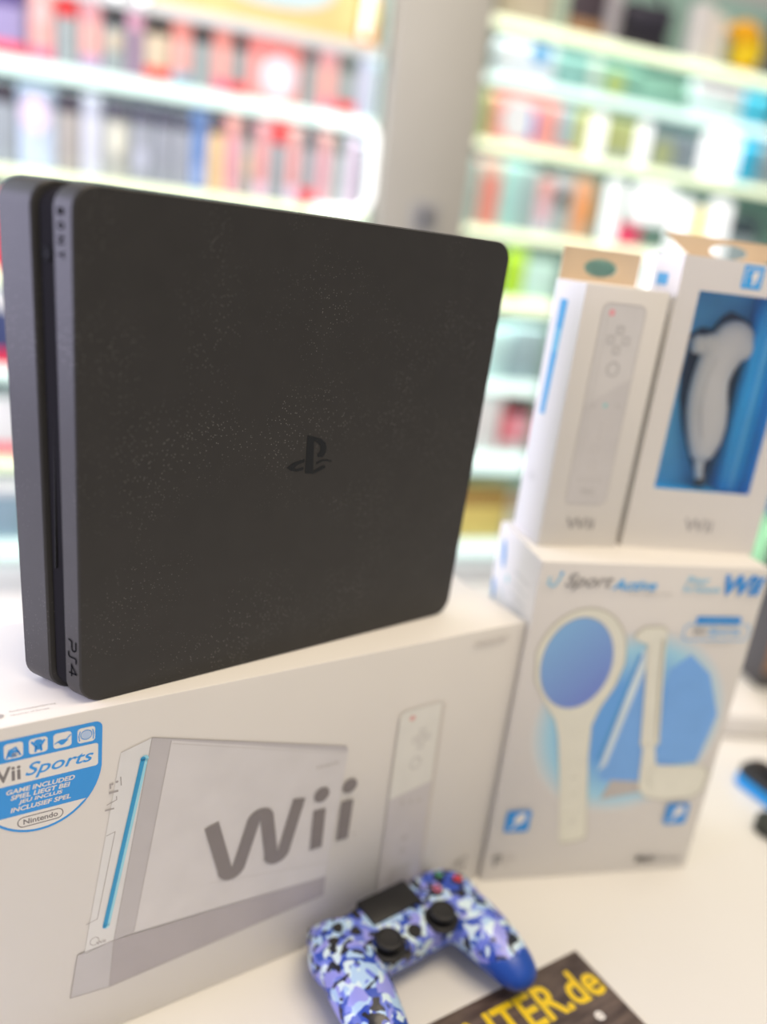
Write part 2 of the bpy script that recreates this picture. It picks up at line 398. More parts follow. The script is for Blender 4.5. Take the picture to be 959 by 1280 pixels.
plate(.535, 1.0, 0, .0125, blackp).build('back_shell', K)
# logo on the flat side
F = Face(K, (0, 0, 0), (1, 0, 0), (0, 0, 1), (0, -1, 0))
gloss = mat('gloss_black', (.004, .004, .004), .06, .7)
p = F.pen()
p.poly([(133.4, 143.7), (138.1, 142.6), (139.8, 119.8), (133.9, 120.5)], gloss)
p.poly([(138.1, 142.6), (143.3, 141.0), (146.6, 138.6), (147.7, 135.8), (147.7, 132.2), (145.8, 129.7), (141.8, 130.2), (141.3, 132.6), (142.5, 132.0), (143.5, 134.6), (142.9, 137.2), (139.9, 139.6), (138.4, 140.0)], gloss)
p.poly([(120.7, 124.9), (125.3, 127.6), (132.7, 129.4), (133.0, 127.7), (127.8, 125.9), (125.9, 124.2), (128.0, 123.6), (132.5, 124.5), (132.7, 122.7), (127.6, 122.1), (123.8, 122.9)], gloss)
p.poly([(140.0, 121.8), (140.3, 119.7), (148.4, 122.8), (148.0, 124.4), (145.8, 124.3)], gloss)
p.poly([(141.3, 126.9), (145.4, 128.2), (149.1, 128.0), (152.6, 126.9), (151.7, 126.3), (148.5, 127.2), (145.5, 126.9), (141.5, 125.4)], gloss)
p.done('side_logo', 'glossy black logo inlaid in the side')
fu = (prof_pt(0, 0, 1)-prof_pt(0, 0, 0)).normalized()
FV = Vector((-.0147, 0, 1))
FF = Face(K, (.0018, 0, 0), -fu, FV, (0, 0, 1))
FF.N = FV.cross(fu).normalized()
if FF.N.x > 0: FF.N = -FF.N
etch = mat('engraved_dark', (.004, .004, .006), .9, .05)
p = FF.pen()   # u runs to the right of the front, so points on the front have negative u
[p.text(ch, -9.4, -5.4, v-3.6, v, etch, .04, rot=-90) for ch, v in zip('SONY', (253.4, 247.4, 241.2, 234.9))]; p.done('maker_lettering')
p = FF.pen()
def dn(ch, v_top, v_bot, u_lo, u_hi):   # letter strokes rotated to read downwards
    return [(u_lo+y*(u_hi-u_lo), v_top+x*(v_bot-v_top)) for x, y in ch]
p.line(dn([(0, 0), (.12, .45), (.85, .45), (1, .6), (1, .85), (.85, 1), (.1, 1)], 38, 31.6, -8.2, -2.8), .75, etch)
p.line(dn([(-.1, 0), (.35, 0), (.5, .15), (.5, .85), (.6, 1), (1.1, 1)], 30.2, 24.8, -8.2, -2.8), .75, etch)
p.line(dn([(.8, 0), (.8, 1), (0, .35), (1.1, .35)], 23, 16.6, -8.2, -2.8), .75, etch)
p.done('model_lettering')
m = MB()
c0 = prof_pt(.0028, 232.5/1000, .43); T = Matrix.Translation(c0) @ Vector((0, 0, 1)).rotation_difference(FF.N).to_matrix().to_4x4()
m.lathe([(0, -.001), (.0037, -.001), (.0037, .0007), (.0032, .0009), (.0030, .0004), (0, .0004)], mat('button_dark', (.012, .012, .014), .75, .15), T, 28)
m.build('power_button', K)
m = MB(); c1 = prof_pt(.0028, .13, .42); m.box(-.0002, .0006, -.0005, .0005, -.055, .055, mat('disc_slot', (.002, .002, .002), .6), T=Matrix.Translation(c1)); m.build('disc_slot', K)

# ------------------------------------------------------------ sports accessory box
S_ = empty('accessory_box', (.1189, .5511, 0), .2483, 'tall white sports accessory box with racket and golf club picture, right of the large carton', 'box')
SW, SH_, SD = .193, .2895, .0873
m = MB(); m.box(0, SW, 0, SD, 0, SH_, card, .0012); m.build('carton', S_)
F = Face(S_, (0, 0, 0), (1, 0, 0), (0, 0, 1), (0, -1, 0))
SREF = (205, 194, 185)
def si(r, g, b): return ink(r, g, b, SREF)
# soft blue glow printed behind the rackets: an ink gradient of the artwork
def glow_mat(name, cx, cz, r, inner, mid, c0):
    mm = bpy.data.materials.new(name); mm.use_nodes = True; nt = mm.node_tree; b = nt.nodes['Principled BSDF']; b.inputs['Roughness'].default_value = .42
    tc = nt.nodes.new('ShaderNodeTexCoord'); mp = nt.nodes.new('ShaderNodeMapping'); mp.inputs['Location'].default_value = (-cx/r, 0, -cz/r); mp.inputs['Scale'].default_value = (1/r, 0, 1/r)
    nt.links.new(tc.outputs['Object'], mp.inputs[0])
    ln = nt.nodes.new('ShaderNodeVectorMath'); ln.operation = 'LENGTH'; nt.links.new(mp.outputs[0], ln.inputs[0])
    rp = nt.nodes.new('ShaderNodeValToRGB'); e = rp.color_ramp.elements
    e[0].position = c0; e[0].color = (*inner, 1); e[1].position = 1.0; e[1].color = (*CARD, 1)
    k = rp.color_ramp.elements.new(.80); k.color = (*mid, 1)
    nt.links.new(ln.outputs['Value'], rp.inputs[0]); nt.links.new(rp.outputs[0], b.inputs['Base Color']); MATS[name] = mm; return mm
gl = glow_mat('ink_glow', .103, .150, .086, si(95, 150, 205), si(150, 190, 205), .45)
p = F.pen(); p.disc(103, 150, 86, 86, gl, 64); p.done('glow_picture', 'soft blue glow printed behind the racket')
p = F.pen()
gm = mat('ink_glow_mid', si(110, 155, 208), .42)
p.poly([(86, 100), (90, 97), (127, 95), (124, 130), (112, 196), (100, 200)], gm); p.poly([(136, 109), (174, 112), (181, 158), (164, 196), (142, 214), (126, 200)], gm)
p.up(); p.poly([(84, 106), (90, 112), (105, 205), (106, 222), (99, 218)], mat('ink_strip_pale', si(198, 204, 206), .42))
p.poly([(92, 78), (98, 97), (124, 94.5), (128, 84)], mat('ink_shadow_grey', si(176, 164, 156), .42))
p.up(); p.line([(97.6, 214), (82.2, 117)], 3.4, mat('ink_strip_blue', si(78, 140, 190), .42))
p.done('ray_picture')
rk = mat('ink_racket', si(212, 203, 185), .42); rk_edge = mat('ink_racket_edge', si(176, 166, 148), .42)
p = F.pen()
# racket: head ring, throat, handle
head = [(44.5+33.2*math.cos(a)*(1.0 if math.sin(a) > -.2 else 1-.10*abs(math.sin(a))), 206+45*math.sin(a)) for a in [2*math.pi*k/40 for k in range(40)]]
sil = [(9.8, 212)]+[(46.5+37.5*math.cos(a), 207+45.5*math.sin(a)) for a in [math.pi-math.pi*k/20 for k in range(1, 20)]]+[(84.5, 205), (81, 186), (72, 165), (68.5, 150), (72, 120), (86.6, 42), (84, 38.5), (66, 35.5), (62.5, 39), (52, 95), (42, 140), (36.5, 155), (24, 172), (13, 190)]
sil2 = [(48+(x-48)*1.03, 146+(z-146)*1.012) for x, z in sil]
p.poly(sil2, rk_edge); p.up(); p.poly(sil, rk)
p.up(); p.disc(44.4, 206, 30.2, 39.8, mat('ink_mesh_edge', si(140, 150, 175), .42), 40, rot=.06); p.up()
rm = bpy.data.materials.new('ink_racket_mesh'); rm.use_nodes = True; nt = rm.node_tree; b = nt.nodes['Principled BSDF']; b.inputs['Roughness'].default_value = .42
tc = nt.nodes.new('ShaderNodeTexCoord'); dp = nt.nodes.new('ShaderNodeVectorMath'); dp.operation = 'DOT_PRODUCT'; dp.inputs[1].default_value = (9, 0, -9); nt.links.new(tc.outputs['Object'], dp.inputs[0])
mr = nt.nodes.new('ShaderNodeMath'); mr.operation = 'ADD'; mr.inputs[1].default_value = 1.95; nt.links.new(dp.outputs['Value'], mr.inputs[0])
wv = nt.nodes.new('ShaderNodeTexWave'); wv.inputs['Scale'].default_value = 260; wv.bands_direction = 'Z'; nt.links.new(tc.outputs['Object'], wv.inputs[0])
rp = nt.nodes.new('ShaderNodeValToRGB'); rp.color_ramp.elements[0].color = (*si(128, 170, 210), 1); rp.color_ramp.elements[1].color = (*si(108, 122, 188), 1)
nt.links.new(mr.outputs[0], rp.inputs[0]); mx = nt.nodes.new('ShaderNodeMixRGB'); mx.blend_type = 'MULTIPLY'; mx.inputs[0].default_value = .12
nt.links.new(rp.outputs[0], mx.inputs[1]); nt.links.new(wv.outputs[0], mx.inputs[2]); nt.links.new(mx.outputs[0], b.inputs['Base Color'])
p.disc(44.4, 206, 29.2, 38.8, rm, 40, rot=.06)
p.line([(60, 66), (78, 68)], .3, rk_edge); p.line([(61, 100), (67, 102)], .8, rk_edge); p.line([(64, 84), (70, 85)], .6, rk_edge); p.disc(71, 58, 3, 3, mat('ink_racket_ring', si(205, 196, 180), .42))
p.done('racket_picture', 'printed cream racket with blue strings')
p = F.pen()
club = [(88.5, 228), (90, 233), (96, 237.5), (111, 238), (115.5, 234), (118, 215), (133.2, 132), (130.4, 129), (135, 112.5), (139, 110.5), (181, 108.5), (187.5, 101), (186, 83), (178, 77), (150, 75.5), (133, 79), (125, 88), (122.4, 104), (119.6, 128), (116.6, 131), (109, 178), (101, 223), (96, 224.5)]
p.poly([(118+(x-118)*1.03, 150+(z-150)*1.015) for x, z in club], rk_edge); p.up(); p.poly(club, rk)
p.line([(117.5, 131), (132.5, 131)], .7, rk_edge); p.line([(113, 228), (121, 180), (129.6, 135)], 1.6, rk_edge); p.line([(135, 112), (131.5, 98), (137, 88)], .8, rk_edge)
p.done('golf_club_picture', 'printed cream golf club')
sb = mat('ink_sport_blue', si(70, 155, 205), .42); sg = mat('ink_sport_grey', si(135, 128, 125), .42); sb2 = mat('ink_wii_blue', si(40, 130, 195), .42); sp = mat('ink_sport_pale_blue', si(135, 180, 200), .42)
p = F.pen(); p.line([(8, 278), (7.5, 272), (12, 270.5), (15.5, 276), (16.5, 280)], 1.6, sp); p.disc(16.6, 281, 1.3, 1.3, sb)
p.text('Sport', 20.6, 59.6, 267.0, 281.2, sg, .01, .35); p.text('Active', 59.4, 96.5, 268.6, 277.5, sb, .02, .3); p.text('12 in 1 Sports Pack', 74, 112, 264.6, 267.2, mat('ink_small_grey', si(170, 160, 152), .42), .01)
p.text('Pour', 121, 141, 275.2, 281.5, sp, .02, .2); p.text('For Nintendo', 119.5, 152, 268.2, 273.4, sp, .02, .2); p.text('Wii', 153.8, 189.5, 266.6, 283.6, sb2, .04, .2)
p.line(rrect(129.5, 188.2, 227.2, 241, 4.6), .8, sb, closed=True); p.up(); p.rect(138, 178, 241.8, 247.8, sb2, 1.6)
p.text('Compatible', 142, 174, 243, 246.8, sp, .01); p.text('Wii', 137.5, 148.5, 231.4, 237.6, sg, .01); p.text('Sports', 151, 181, 230.4, 237.6, sb, .01, .3)
p.text('Included game', 150, 176, 222.2, 224.6, mat('ink_small_grey', si(170, 160, 152), .42), .01)
p.done('title_print', 'blue and grey title lettering')
for x0, nm in ((11, 'racket_icon'), (157, 'club_icon')):
    p = F.pen(); p.rect(x0, x0+21.5, 49.8, 71, sb2, 2.5); p.up(); p.disc(x0+12.5, 63, 4.2, 6, ink_white, rot=-.6); p.line([(x0+9.5, 57.5), (x0+5.5, 52.5)], 2, ink_white); p.done(nm, 'blue square sport icon')
p = F.pen(); p.text('F', 7.2, 13.4, 15, 26.8, sg, .04); p.text('Nunchuk', 13.5, 26, 21.8, 25.6, ink_pale, .01); p.text('12+', 14.8, 22, 15.6, 19, ink_pale, .01); p.done('age_mark')
p = F.pen(); p.text('PRO', 139.5, 157, 9.6, 16.6, mat('ink_pro', si(80, 74, 72), .42), .05, .15); p.text('Gamer', 157.5, 185, 10.0, 16.4, sg, 0); p.done('maker_lettering')
FL = Face(S_, (0, 0, 0), (0, -1, 0), (0, 0, 1), (-1, 0, 0))
sbl = mat('ink_side_blue', ink(90, 155, 225, (222, 226, 240)), .42)
p = FL.pen(); p.disc(-70.5, 267, 4.2, 12, sbl, rot=.25); p.disc(-80, 232, 3.6, 9, sbl, rot=.3); p.disc(-55.5, 251, 3, 3.4, mat('ink_side_cyan', ink(170, 215, 232, (222, 226, 240)), .42)); p.line([(-67, 241), (-62, 236), (-58, 233)], 2.4, mat('ink_side_pale', ink(198, 214, 230, (222, 226, 240)), .42))
for k in range(4): p.rect(-44, -14, 262-9*k, 264-9*k, mat('ink_side_text', ink(208, 212, 226, (222, 226, 240)), .42))
p.done('side_print')

# ------------------------------------------------------------ remote box
A_ = empty('remote_box', (.1196, .5835, .2895), .2956, 'narrow white remote controller box standing left on top of the sports box', 'box')
AW, AH, AD = .0668, .1945, .0466
m = MB(); m.box(0, AW, 0, AD, 0, AH, card, .0008); m.build('carton', A_)
def hang_tab(root, w0, w1, d, h0, h1, hole, name='hang_tab'):
    mb = MB(); o = rrect(w0, w1, h0, h1, .003, 4); b = bmesh.new()
    pts = [(x, z) for x, z in o]; cx = (w0+w1)/2
    th = .0012; n = 24
    # plate with a slot hole: two half rings bridged
    hr, hw, hz = hole
    def ring(k): a = 2*math.pi*k/n; return (cx+hw*math.cos(a)*(1 if abs(math.cos(a)) > .3 else 1), hz+hr*math.sin(a))
    outer = []
    for k in range(n):
        a = 2*math.pi*k/n; dx, dz = math.cos(a), math.sin(a)
        tx = ((w1-cx) if dx > 0 else (cx-w0))/max(abs(dx), 1e-6); tz = ((h1-hz) if dz > 0 else (hz-h0))/max(abs(dz), 1e-6); t_ = min(tx, tz)
        outer.append((cx+dx*t_, hz+dz*t_))
    for qx, qz in ((w0, h0), (w1, h0), (w0, h1), (w1, h1)):
        k = min(range(n), key=lambda i: (outer[i][0]-qx)**2+(outer[i][1]-qz)**2); outer[k] = (qx, qz)
    vv, ff = [], []
    for y in (d, d-th):
        vv += [(x, y, z) for x, z in outer]+[(x, y, z) for x, z in (ring(k) for k in range(n))]
    for k in range(n):
        j = (k+1) % n
        ff += [(k, j, n+j, n+k), (2*n+k, 3*n+k, 3*n+j, 2*n+j), (n+k, n+j, 3*n+j, 3*n+k), (k, 2*n+k, 2*n+j, j)]
    mb.add(vv, ff, kraft)
    return mb.build(name, root)
hang_tab(A_, .001, AW-.001, AD-.0004, AH-.001, AH+.0235, (.0065, .014, AH+.0105))['label'] = 'brown card hanging tab'
AREF = (192, 180, 170)
def ai(r, g, b): return ink(r, g, b, AREF)
F = Face(A_, (0, 0, 0), (1, 0, 0), (0, 0, 1), (0, -1, 0))
p = F.pen(); al = mat('ink_remote_line', ai(168, 157, 150), .42); ab = mat('ink_remote_body', ai(186, 175, 168), .42); ac = mat('ink_remote_dark', ai(179, 168, 162), .42); ad = mat('ink_remote_btn', ai(156, 146, 140), .42)
rr_ = rrect(16, 50, 34.5, 183, 5)
p.poly(rr_, ab); p.up(); p.poly([(16.4, 40), (20, 35.2), (46, 35.2), (49.6, 40), (49.6, 132), (16.4, 110)], ac)
p.up(); p.line(rr_, .7, al, closed=True)
p.line([(21, 178), (20.4, 120), (20, 60)], .35, al)
p.disc(23.4, 176.6, 2.4, 2.4, mat('ink_power_red', ai(206, 140, 140), .42))
for dx, dy in ((6.2, 0), (-6.2, 0), (0, 7), (0, -7)): p.line([(32.7+dx-2.4, 158+dy-2.4), (32.7+dx+2.4, 158+dy-2.4), (32.7+dx+2.4, 158+dy+2.4), (32.7+dx-2.4, 158+dy+2.4)], .8, ad, closed=True)
p.line([(33+4.6*math.cos(a), 137.5+4.8*math.sin(a)) for a in [2*math.pi*k/18 for k in range(18)]], 1.0, ad, closed=True, joint=False)
p.disc(33, 111, 1.6, 1.6, mat('ink_home_teal', ai(120, 172, 165), .42)); p.line([(22, 109), (25, 111)], .8, ad); p.line([(42, 112), (45, 110)], .8, ad)
for k in range(3): p.disc(33, 97-5*k, 1.0, 1.0, al)
for z in (78, 66): p.line([(32+3.2*math.cos(a), z+3.4*math.sin(a)) for a in [2*math.pi*k/14 for k in range(14)]], .6, al, closed=True, joint=False)
for k in range(4): p.rect(23+5.6*k, 25.2+5.6*k, 53, 55, al)
p.text('Wii', 27, 38, 42.5, 47, ad, .01)
p.done('remote_picture', 'printed grey remote controller')
p = F.pen(); p.text('Wii', 20, 44, 14.6, 23.6, mat('ink_small_logo', ai(140, 130, 124), .42), .012); p.done('brand_logo')
FL = Face(A_, (0, 0, 0), (0, -1, 0), (0, 0, 1), (-1, 0, 0))
p = FL.pen(); lb = mat('ink_stripe_blue', ink(80, 165, 225, (220, 222, 232)), .42); lb2 = mat('ink_stripe_light', ink(115, 188, 230, (220, 222, 232)), .42)
p.poly([(-34, 181), (-22.5, 181), (-28, 96), (-35.4, 96)], lb); p.up(); p.poly([(-33.6, 160), (-24, 160), (-25, 143), (-34, 143)], lb2)
p.done('blue_stripe', 'printed blue stripe'); p = FL.pen(); p.text('Wii', -33, -25, 44, 50, MATS['ink_side_text']); p.done('side_lettering')

# ------------------------------------------------------------ window box with blue tray
B_ = empty('window_box', (.1892, .6068, .2895), .175, 'white window box with blue tray, standing right on top of the sports box', 'box')
BW, BH_, BD = .114, .2214, .046
m = MB(); x0, x1, z0, z1 = .0165, .0975, .0495, .1985; e = .0012
m.box(0, BW, 0, e, 0, z0, card); m.box(0, BW, 0, e, z1, BH_, card); m.box(0, x0, 0, e, z0, z1, card); m.box(x1, BW, 0, e, z0, z1, card)
m.box(0, e, e, BD, 0, BH_, card); m.box(BW-e, BW, e, BD, 0, BH_, card); m.box(e, BW-e, e, BD, BH_-e, BH_, card); m.box(e, BW-e, e, BD, 0, e, card); m.box(e, BW-e, BD-e, BD, e, BH_-e, card)
m.build('carton', B_)
hang_tab(B_, .002, BW-.002, BD-.0002, BH_-.001, BH_+.0155, (.0052, .016, BH_+.0065))['label'] = 'brown card hanging tab'
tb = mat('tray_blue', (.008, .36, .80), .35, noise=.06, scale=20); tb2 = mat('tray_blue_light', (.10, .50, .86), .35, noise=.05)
TD = .030
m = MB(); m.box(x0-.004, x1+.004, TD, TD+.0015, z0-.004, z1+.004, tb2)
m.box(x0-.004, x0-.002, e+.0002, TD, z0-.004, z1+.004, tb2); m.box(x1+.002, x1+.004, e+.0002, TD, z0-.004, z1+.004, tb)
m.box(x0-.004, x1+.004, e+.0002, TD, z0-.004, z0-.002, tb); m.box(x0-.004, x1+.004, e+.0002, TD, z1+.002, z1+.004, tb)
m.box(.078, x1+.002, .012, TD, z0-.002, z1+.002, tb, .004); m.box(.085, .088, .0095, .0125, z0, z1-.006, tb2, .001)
m.build('blue_tray', B_)
F = Face(B_, (0, TD, 0), (1, 0, 0), (0, 0, 1), (0, -1, 0))
nv = mat('tray_shade_navy', (.006, .05, .13), .5)  # shade around the controller, painted as a flat navy outline
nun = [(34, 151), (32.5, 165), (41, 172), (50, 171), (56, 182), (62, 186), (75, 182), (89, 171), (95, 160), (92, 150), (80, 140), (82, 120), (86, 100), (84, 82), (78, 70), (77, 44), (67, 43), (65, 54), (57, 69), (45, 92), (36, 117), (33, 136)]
p = F.pen(); p.poly(nun, nv); p.done('tray_recess_shade')
F = Face(B_, (0, 0, 0), (1, 0, 0), (0, 0, 1), (0, -1, 0))
p = F.pen(); p.text('Wii', 49, 73, 16.6, 27.0, mat('ink_small_logo_b', ink(150, 138, 128, (205, 190, 172)), .42), .012); p.done('brand_logo')
p = F.pen(); bi = mat('ink_icon_blue', ink(50, 145, 190, (205, 190, 172)), .42); p.rect(46.6, 62.4, 203.6, 219.6, bi, 1.2); p.up(); p.line([(49, 206), (49, 217), (51, 217), (60, 217), (60, 206)], .7, ink_white); p.poly([(53, 212), (55.5, 216), (58.6, 215), (58.2, 211), (56.4, 206), (54.4, 206), (55, 210)], ink_white); p.done('controller_icon', 'small blue square icon')
FL = Face(B_, (0, 0, 0), (0, -1, 0), (0, 0, 1), (-1, 0, 0))
p = FL.pen(); p.rect(-36.6, -18.6, 199, 207.6, lb); p.done('blue_square', 'printed blue square')
gp = bpy.data.materials.new('clear_plastic'); gp.use_nodes = True; nt = gp.node_tree; nt.nodes.clear()
om = nt.nodes.new('ShaderNodeOutputMaterial'); ms = nt.nodes.new('ShaderNodeMixShader'); tr = nt.nodes.new('ShaderNodeBsdfTransparent'); gs = nt.nodes.new('ShaderNodeBsdfGlossy'); gs.inputs['Roughness'].default_value = .15
ms.inputs[0].default_value = .06; nt.links.new(tr.outputs[0], ms.inputs[1]); nt.links.new(gs.outputs[0], ms.inputs[2]); nt.links.new(ms.outputs[0], om.inputs[0])
m = MB(); m.box(x0-.002, x1+.002, e+.0001, e+.0005, z0-.002, z1+.002, gp); m.build('clear_window', B_)
# curved controller inside the tray
N_ = empty('curved_controller', B_.location, .175, 'curved white hand controller inside the blue tray of the window box', 'controller')
nw = mat('controller_white', (.66, .66, .66), .35, noise=.02)
m = MB(); Y = .0195
sp_ = [((.0635, .1660), (.0165, .0070)), ((.0585, .1570), (.0172, .0074)), ((.0545, .1460), (.0158, .0076)), ((.0525, .1340), (.0150, .0078)), ((.0535, .1220), (.0162, .0079)), ((.0560, .1100), (.0172, .0078)), ((.0585, .0980), (.0165, .0075)), ((.0602, .0870), (.0142, .0070)), ((.0605, .0780), (.0105, .0062))]
for ((xa, za), (ra, da)), ((xb, zb), (rb_, db)) in zip(sp_, sp_[1:]):
    for q in range(5):
        f_ = q/4; m.ell((xa+(xb-xa)*f_, Y, za+(zb-za)*f_), (ra+(rb_-ra)*f_, da+(db-da)*f_, (ra+(rb_-ra)*f_)*.86), nw, seg=28)
m.ell((.0470, Y, .1590), (.0120, .0060, .0100), nw, seg=24); m.ell((.0720, Y, .1600), (.0105, .0060, .0100), nw, seg=24)
b = remesh(m, .0011, 4)
m = MB(); m.merge(b, nw, smooth=True); m.build('body', N_, autosmooth=False)
m = MB(); m.ell((.0355, Y, .1595), (.0062, .005, .0074), nw); m.box(.039, .048, Y-.003, Y+.003, .156, .162, mat('controller_grey', (.35, .37, .40), .4), .001); m.build('thumb_stick', N_)
m = MB(); m.ell((.0812, Y, .1590), (.0040, .005, .0066), nw); m.build('trigger_button', N_)
m = MB(); m.tube([(.0600, Y, .070), (.0612, Y, .062), (.0640, Y, .053)], [.0042, .0036, .0034], nw); m.build('cable', N_)
m = MB(); m.tube([(.0636, Y, .0560), (.0650, Y, .0500)], .0042, mat('plug_dark', (.05, .06, .07), .5)); m.build('cable_plug', N_)
m = MB(); m.tube([(.0500, Y-.0068, .152), (.0455, Y-.0068, .132), (.0470, Y-.0068, .110), (.0530, Y-.0068, .090)], .0004, mat('seam_grey', (.42, .42, .43), .5)); m.build('seam', N_)

# ------------------------------------------------------------ blue camouflage gamepad
G_ = empty('gamepad', (.0535, .4565, 0), R(39.0), 'blue camouflage wireless gamepad lying in front of the large carton', 'controller')
G_.scale = (1, 1, 1)
S9 = .90
camo = bpy.data.materials.new('blue_camouflage'); camo.use_nodes = True; nt = camo.node_tree; b = nt.nodes['Principled BSDF']; b.inputs['Roughness'].default_value = .38
tc = nt.nodes.new('ShaderNodeTexCoord'); prev = None
for q, (c, sc_, th) in enumerate([((.14, .20, .74), 0, 0), ((.42, .62, .90), 70, .50), ((.02, .07, .48), 85, .535), ((.66, .82, .92), 95, .575), ((.30, .32, .82), 80, .60), ((.008, .010, .02), 105, .605)]):
    if prev is None:
        prev = nt.nodes.new('ShaderNodeRGB'); prev.outputs[0].default_value = (*c, 1); prev = prev.outputs[0]; continue
    mp = nt.nodes.new('ShaderNodeMapping'); mp.inputs['Location'].default_value = (q*3.7, q*1.3, q*2.1); nt.links.new(tc.outputs['Object'], mp.inputs[0])
    nz = nt.nodes.new('ShaderNodeTexNoise'); nz.inputs['Scale'].default_value = sc_; nz.inputs['Detail'].default_value = .6; nz.inputs['Distortion'].default_value = .9; nt.links.new(mp.outputs[0], nz.inputs['Vector'])
    gt = nt.nodes.new('ShaderNodeMath'); gt.operation = 'GREATER_THAN'; gt.inputs[1].default_value = th; nt.links.new(nz.outputs['Fac'], gt.inputs[0])
    mx = nt.nodes.new('ShaderNodeMixRGB'); mx.inputs[2].default_value = (*c, 1); nt.links.new(gt.outputs[0], mx.inputs[0]); nt.links.new(prev, mx.inputs[1]); prev = mx.outputs[0]
nt.links.new(prev, b.inputs['Base Color']); b.inputs['Coat Weight'].default_value = .2
navy = mat('shell_blue', (.012, .075, .42), .35, noise=.05)
m = MB(); k9 = S9/1000
def E3(x, y, z, a, b_, c): m.ell((x*k9, y*k9, z*k9), (a*k9, b_*k9, c*k9), camo, seg=28)
m.box(-50*k9, 50*k9, -17*k9, 36*k9, 16*k9, 44*k9, camo, .006, seg=3)
for s_ in (-1, 1):
    m.lathe([(0, 17*k9), (22*k9, 17*k9), (27*k9, 22*k9), (28*k9, 32*k9), (27*k9, 41*k9), (22*k9, 45.5*k9), (0, 46.5*k9)], camo, Matrix.Translation((52*s_*k9, 11*k9, 0)), 36)
    ch = [((54, 2, 31), 25), ((57, -14, 30), 25), ((59.5, -30, 28), 24), ((61, -44, 26), 22), ((62, -56, 23.5), 19.5), ((62.5, -64, 21.5), 17)]
    for (p0, r0), (p1, r1) in zip(ch, ch[1:]):
        for q in range(4):
            f_ = q/4; x, y, z = [p0[i]+(p1[i]-p0[i])*f_ for i in range(3)]; r_ = r0+(r1-r0)*f_
            E3(x*s_, y, z, r_*.98, r_, r_*.78)
    m.box((s_*52-15)*k9, (s_*52+15)*k9, 28*k9, 46*k9, 16*k9, 36*k9, camo, .006, seg=3)
bmm = remesh(m, .0017, 9)
def split_shell(bm_src, test, mt, name):
    b = bm_src.copy(); dl = [f for f in b.faces if not test(f.calc_center_median(), f.normal)]
    bmesh.ops.delete(b, geom=dl, context='FACES'); mb = MB(); mb.merge(b, mt, smooth=True); return mb.build(name, G_, norm=False, autosmooth=False)
tst = lambda c, n: c.z > (.022 if c.y > -.040 else .022+(-.040-c.y)*.75)
split_shell(bmm, tst, camo, 'top_shell'); split_shell(bmm, lambda c, n: not tst(c, n), navy, 'bottom_shell'); bmm.free()
blk = mat('rubber_black', (.012, .012, .013), .55); blk2 = mat('touchpad_black', (.008, .008, .009), .4)
m = MB(); m.box(-24.5*k9, 24.5*k9, 12*k9, 37.5*k9, 38*k9, 46.6*k9, blk2, .0012); m.build('touchpad', G_)
for s_ in (-1, 1):
    T = Matrix.Translation((27*s_*k9, -9*k9, 43*k9))
    m = MB(); m.lathe([(0, -.001), (.0122, -.001), (.0126, .0015), (.0110, .0028), (.0106, .0016), (0, .0012)], blk, T, 32)
    m.lathe([(0, .001), (.004, .001), (.004, .0045), (.0086, .0052), (.0096, .0070), (.0092, .0086), (.0080, .0090), (.0068, .0078), (0, .0073)], blk, T, 32)
    m.build('thumb_stick', G_)
for a in range(4):
    dx, dy = ((0, 1), (1, 0), (0, -1), (-1, 0))[a]
    m = MB(); c = (-52+9.5*dx, 13+9.5*dy)
    ol = [(-3.6, 3.6), (-3.6, -1.2), (0, -4.6), (3.6, -1.2), (3.6, 3.6)]; ang = math.atan2(dy, dx)-math.pi/2
    o2 = [((c[0]+x*math.cos(ang)-y*math.sin(ang))*k9, (c[1]+x*math.sin(ang)+y*math.cos(ang))*k9) for x, y in ol]
    m.prism(o2, 43*k9, 48.6*k9, blk, bev=.0006); m.build('direction_button', G_)
glc = [mat('glyph_green', (.08, .42, .3), .4), mat('glyph_red', (.75, .06, .10), .4), mat('glyph_blue', (.2, .35, .75), .4), mat('glyph_pink', (.75, .20, .38), .4)]
for a in range(4):
    dx, dy = ((0, 1), (1, 0), (0, -1), (-1, 0))[a]; cx, cy = (52+11.5*dx)*k9, (13+11.5*dy)*k9; nm = ('triangle', 'circle', 'cross', 'square')[a]
    m = MB(); T = Matrix.Translation((cx, cy, 44*k9)); m.lathe([(0, 0), (.0046, 0), (.0046, .0036), (.0040, .0044), (0, .0046)], blk, T, 24); bo = m.build('action_button', G_)
    f_ = Face(G_, (cx, cy, 44*k9+.0046), (1, 0, 0), (0, 1, 0), (0, 0, 1)); p = Pen(f_)
    if a == 0: p.line([(-2.4, -1.6), (2.4, -1.6), (0, 2.6)], .9, glc[0], closed=True)
    if a == 1: p.disc(0, 0, 3.2, 3.2, glc[1]); p.up(); p.disc(0, 0, 1.4, 1.4, blk)
    if a == 2: p.line([(-2, -2), (2, 2)], .9, glc[2]); p.line([(-2, 2), (2, -2)], .9, glc[2])
    if a == 3: p.line([(-2.2, -2.2), (2.2, -2.2), (2.2, 2.2), (-2.2, 2.2)], 1.3, glc[3], closed=True)
    g_ = p.done(nm+'_glyph'); g_.parent = bo
for s_ in (-1, 1):
    m = MB(); m.box((31*s_-2)*k9, (31*s_+2)*k9, 24*k9, 32*k9, 43*k9, 46.6*k9, blk, .0006); m.build('menu_button', G_)
    m = MB(); m.box((s_*52-13)*k9, (s_*52+13)*k9, 38*k9, 44.5*k9, 22*k9, 34*k9, blk, .002); m.build('shoulder_trigger', G_)
m = MB(); m.lathe([(0, 0), (.005, 0), (.005, .0022), (0, .0026)], blk, Matrix.Translation((0, -8*k9, 43.2*k9)), 24); m.build('home_button', G_)

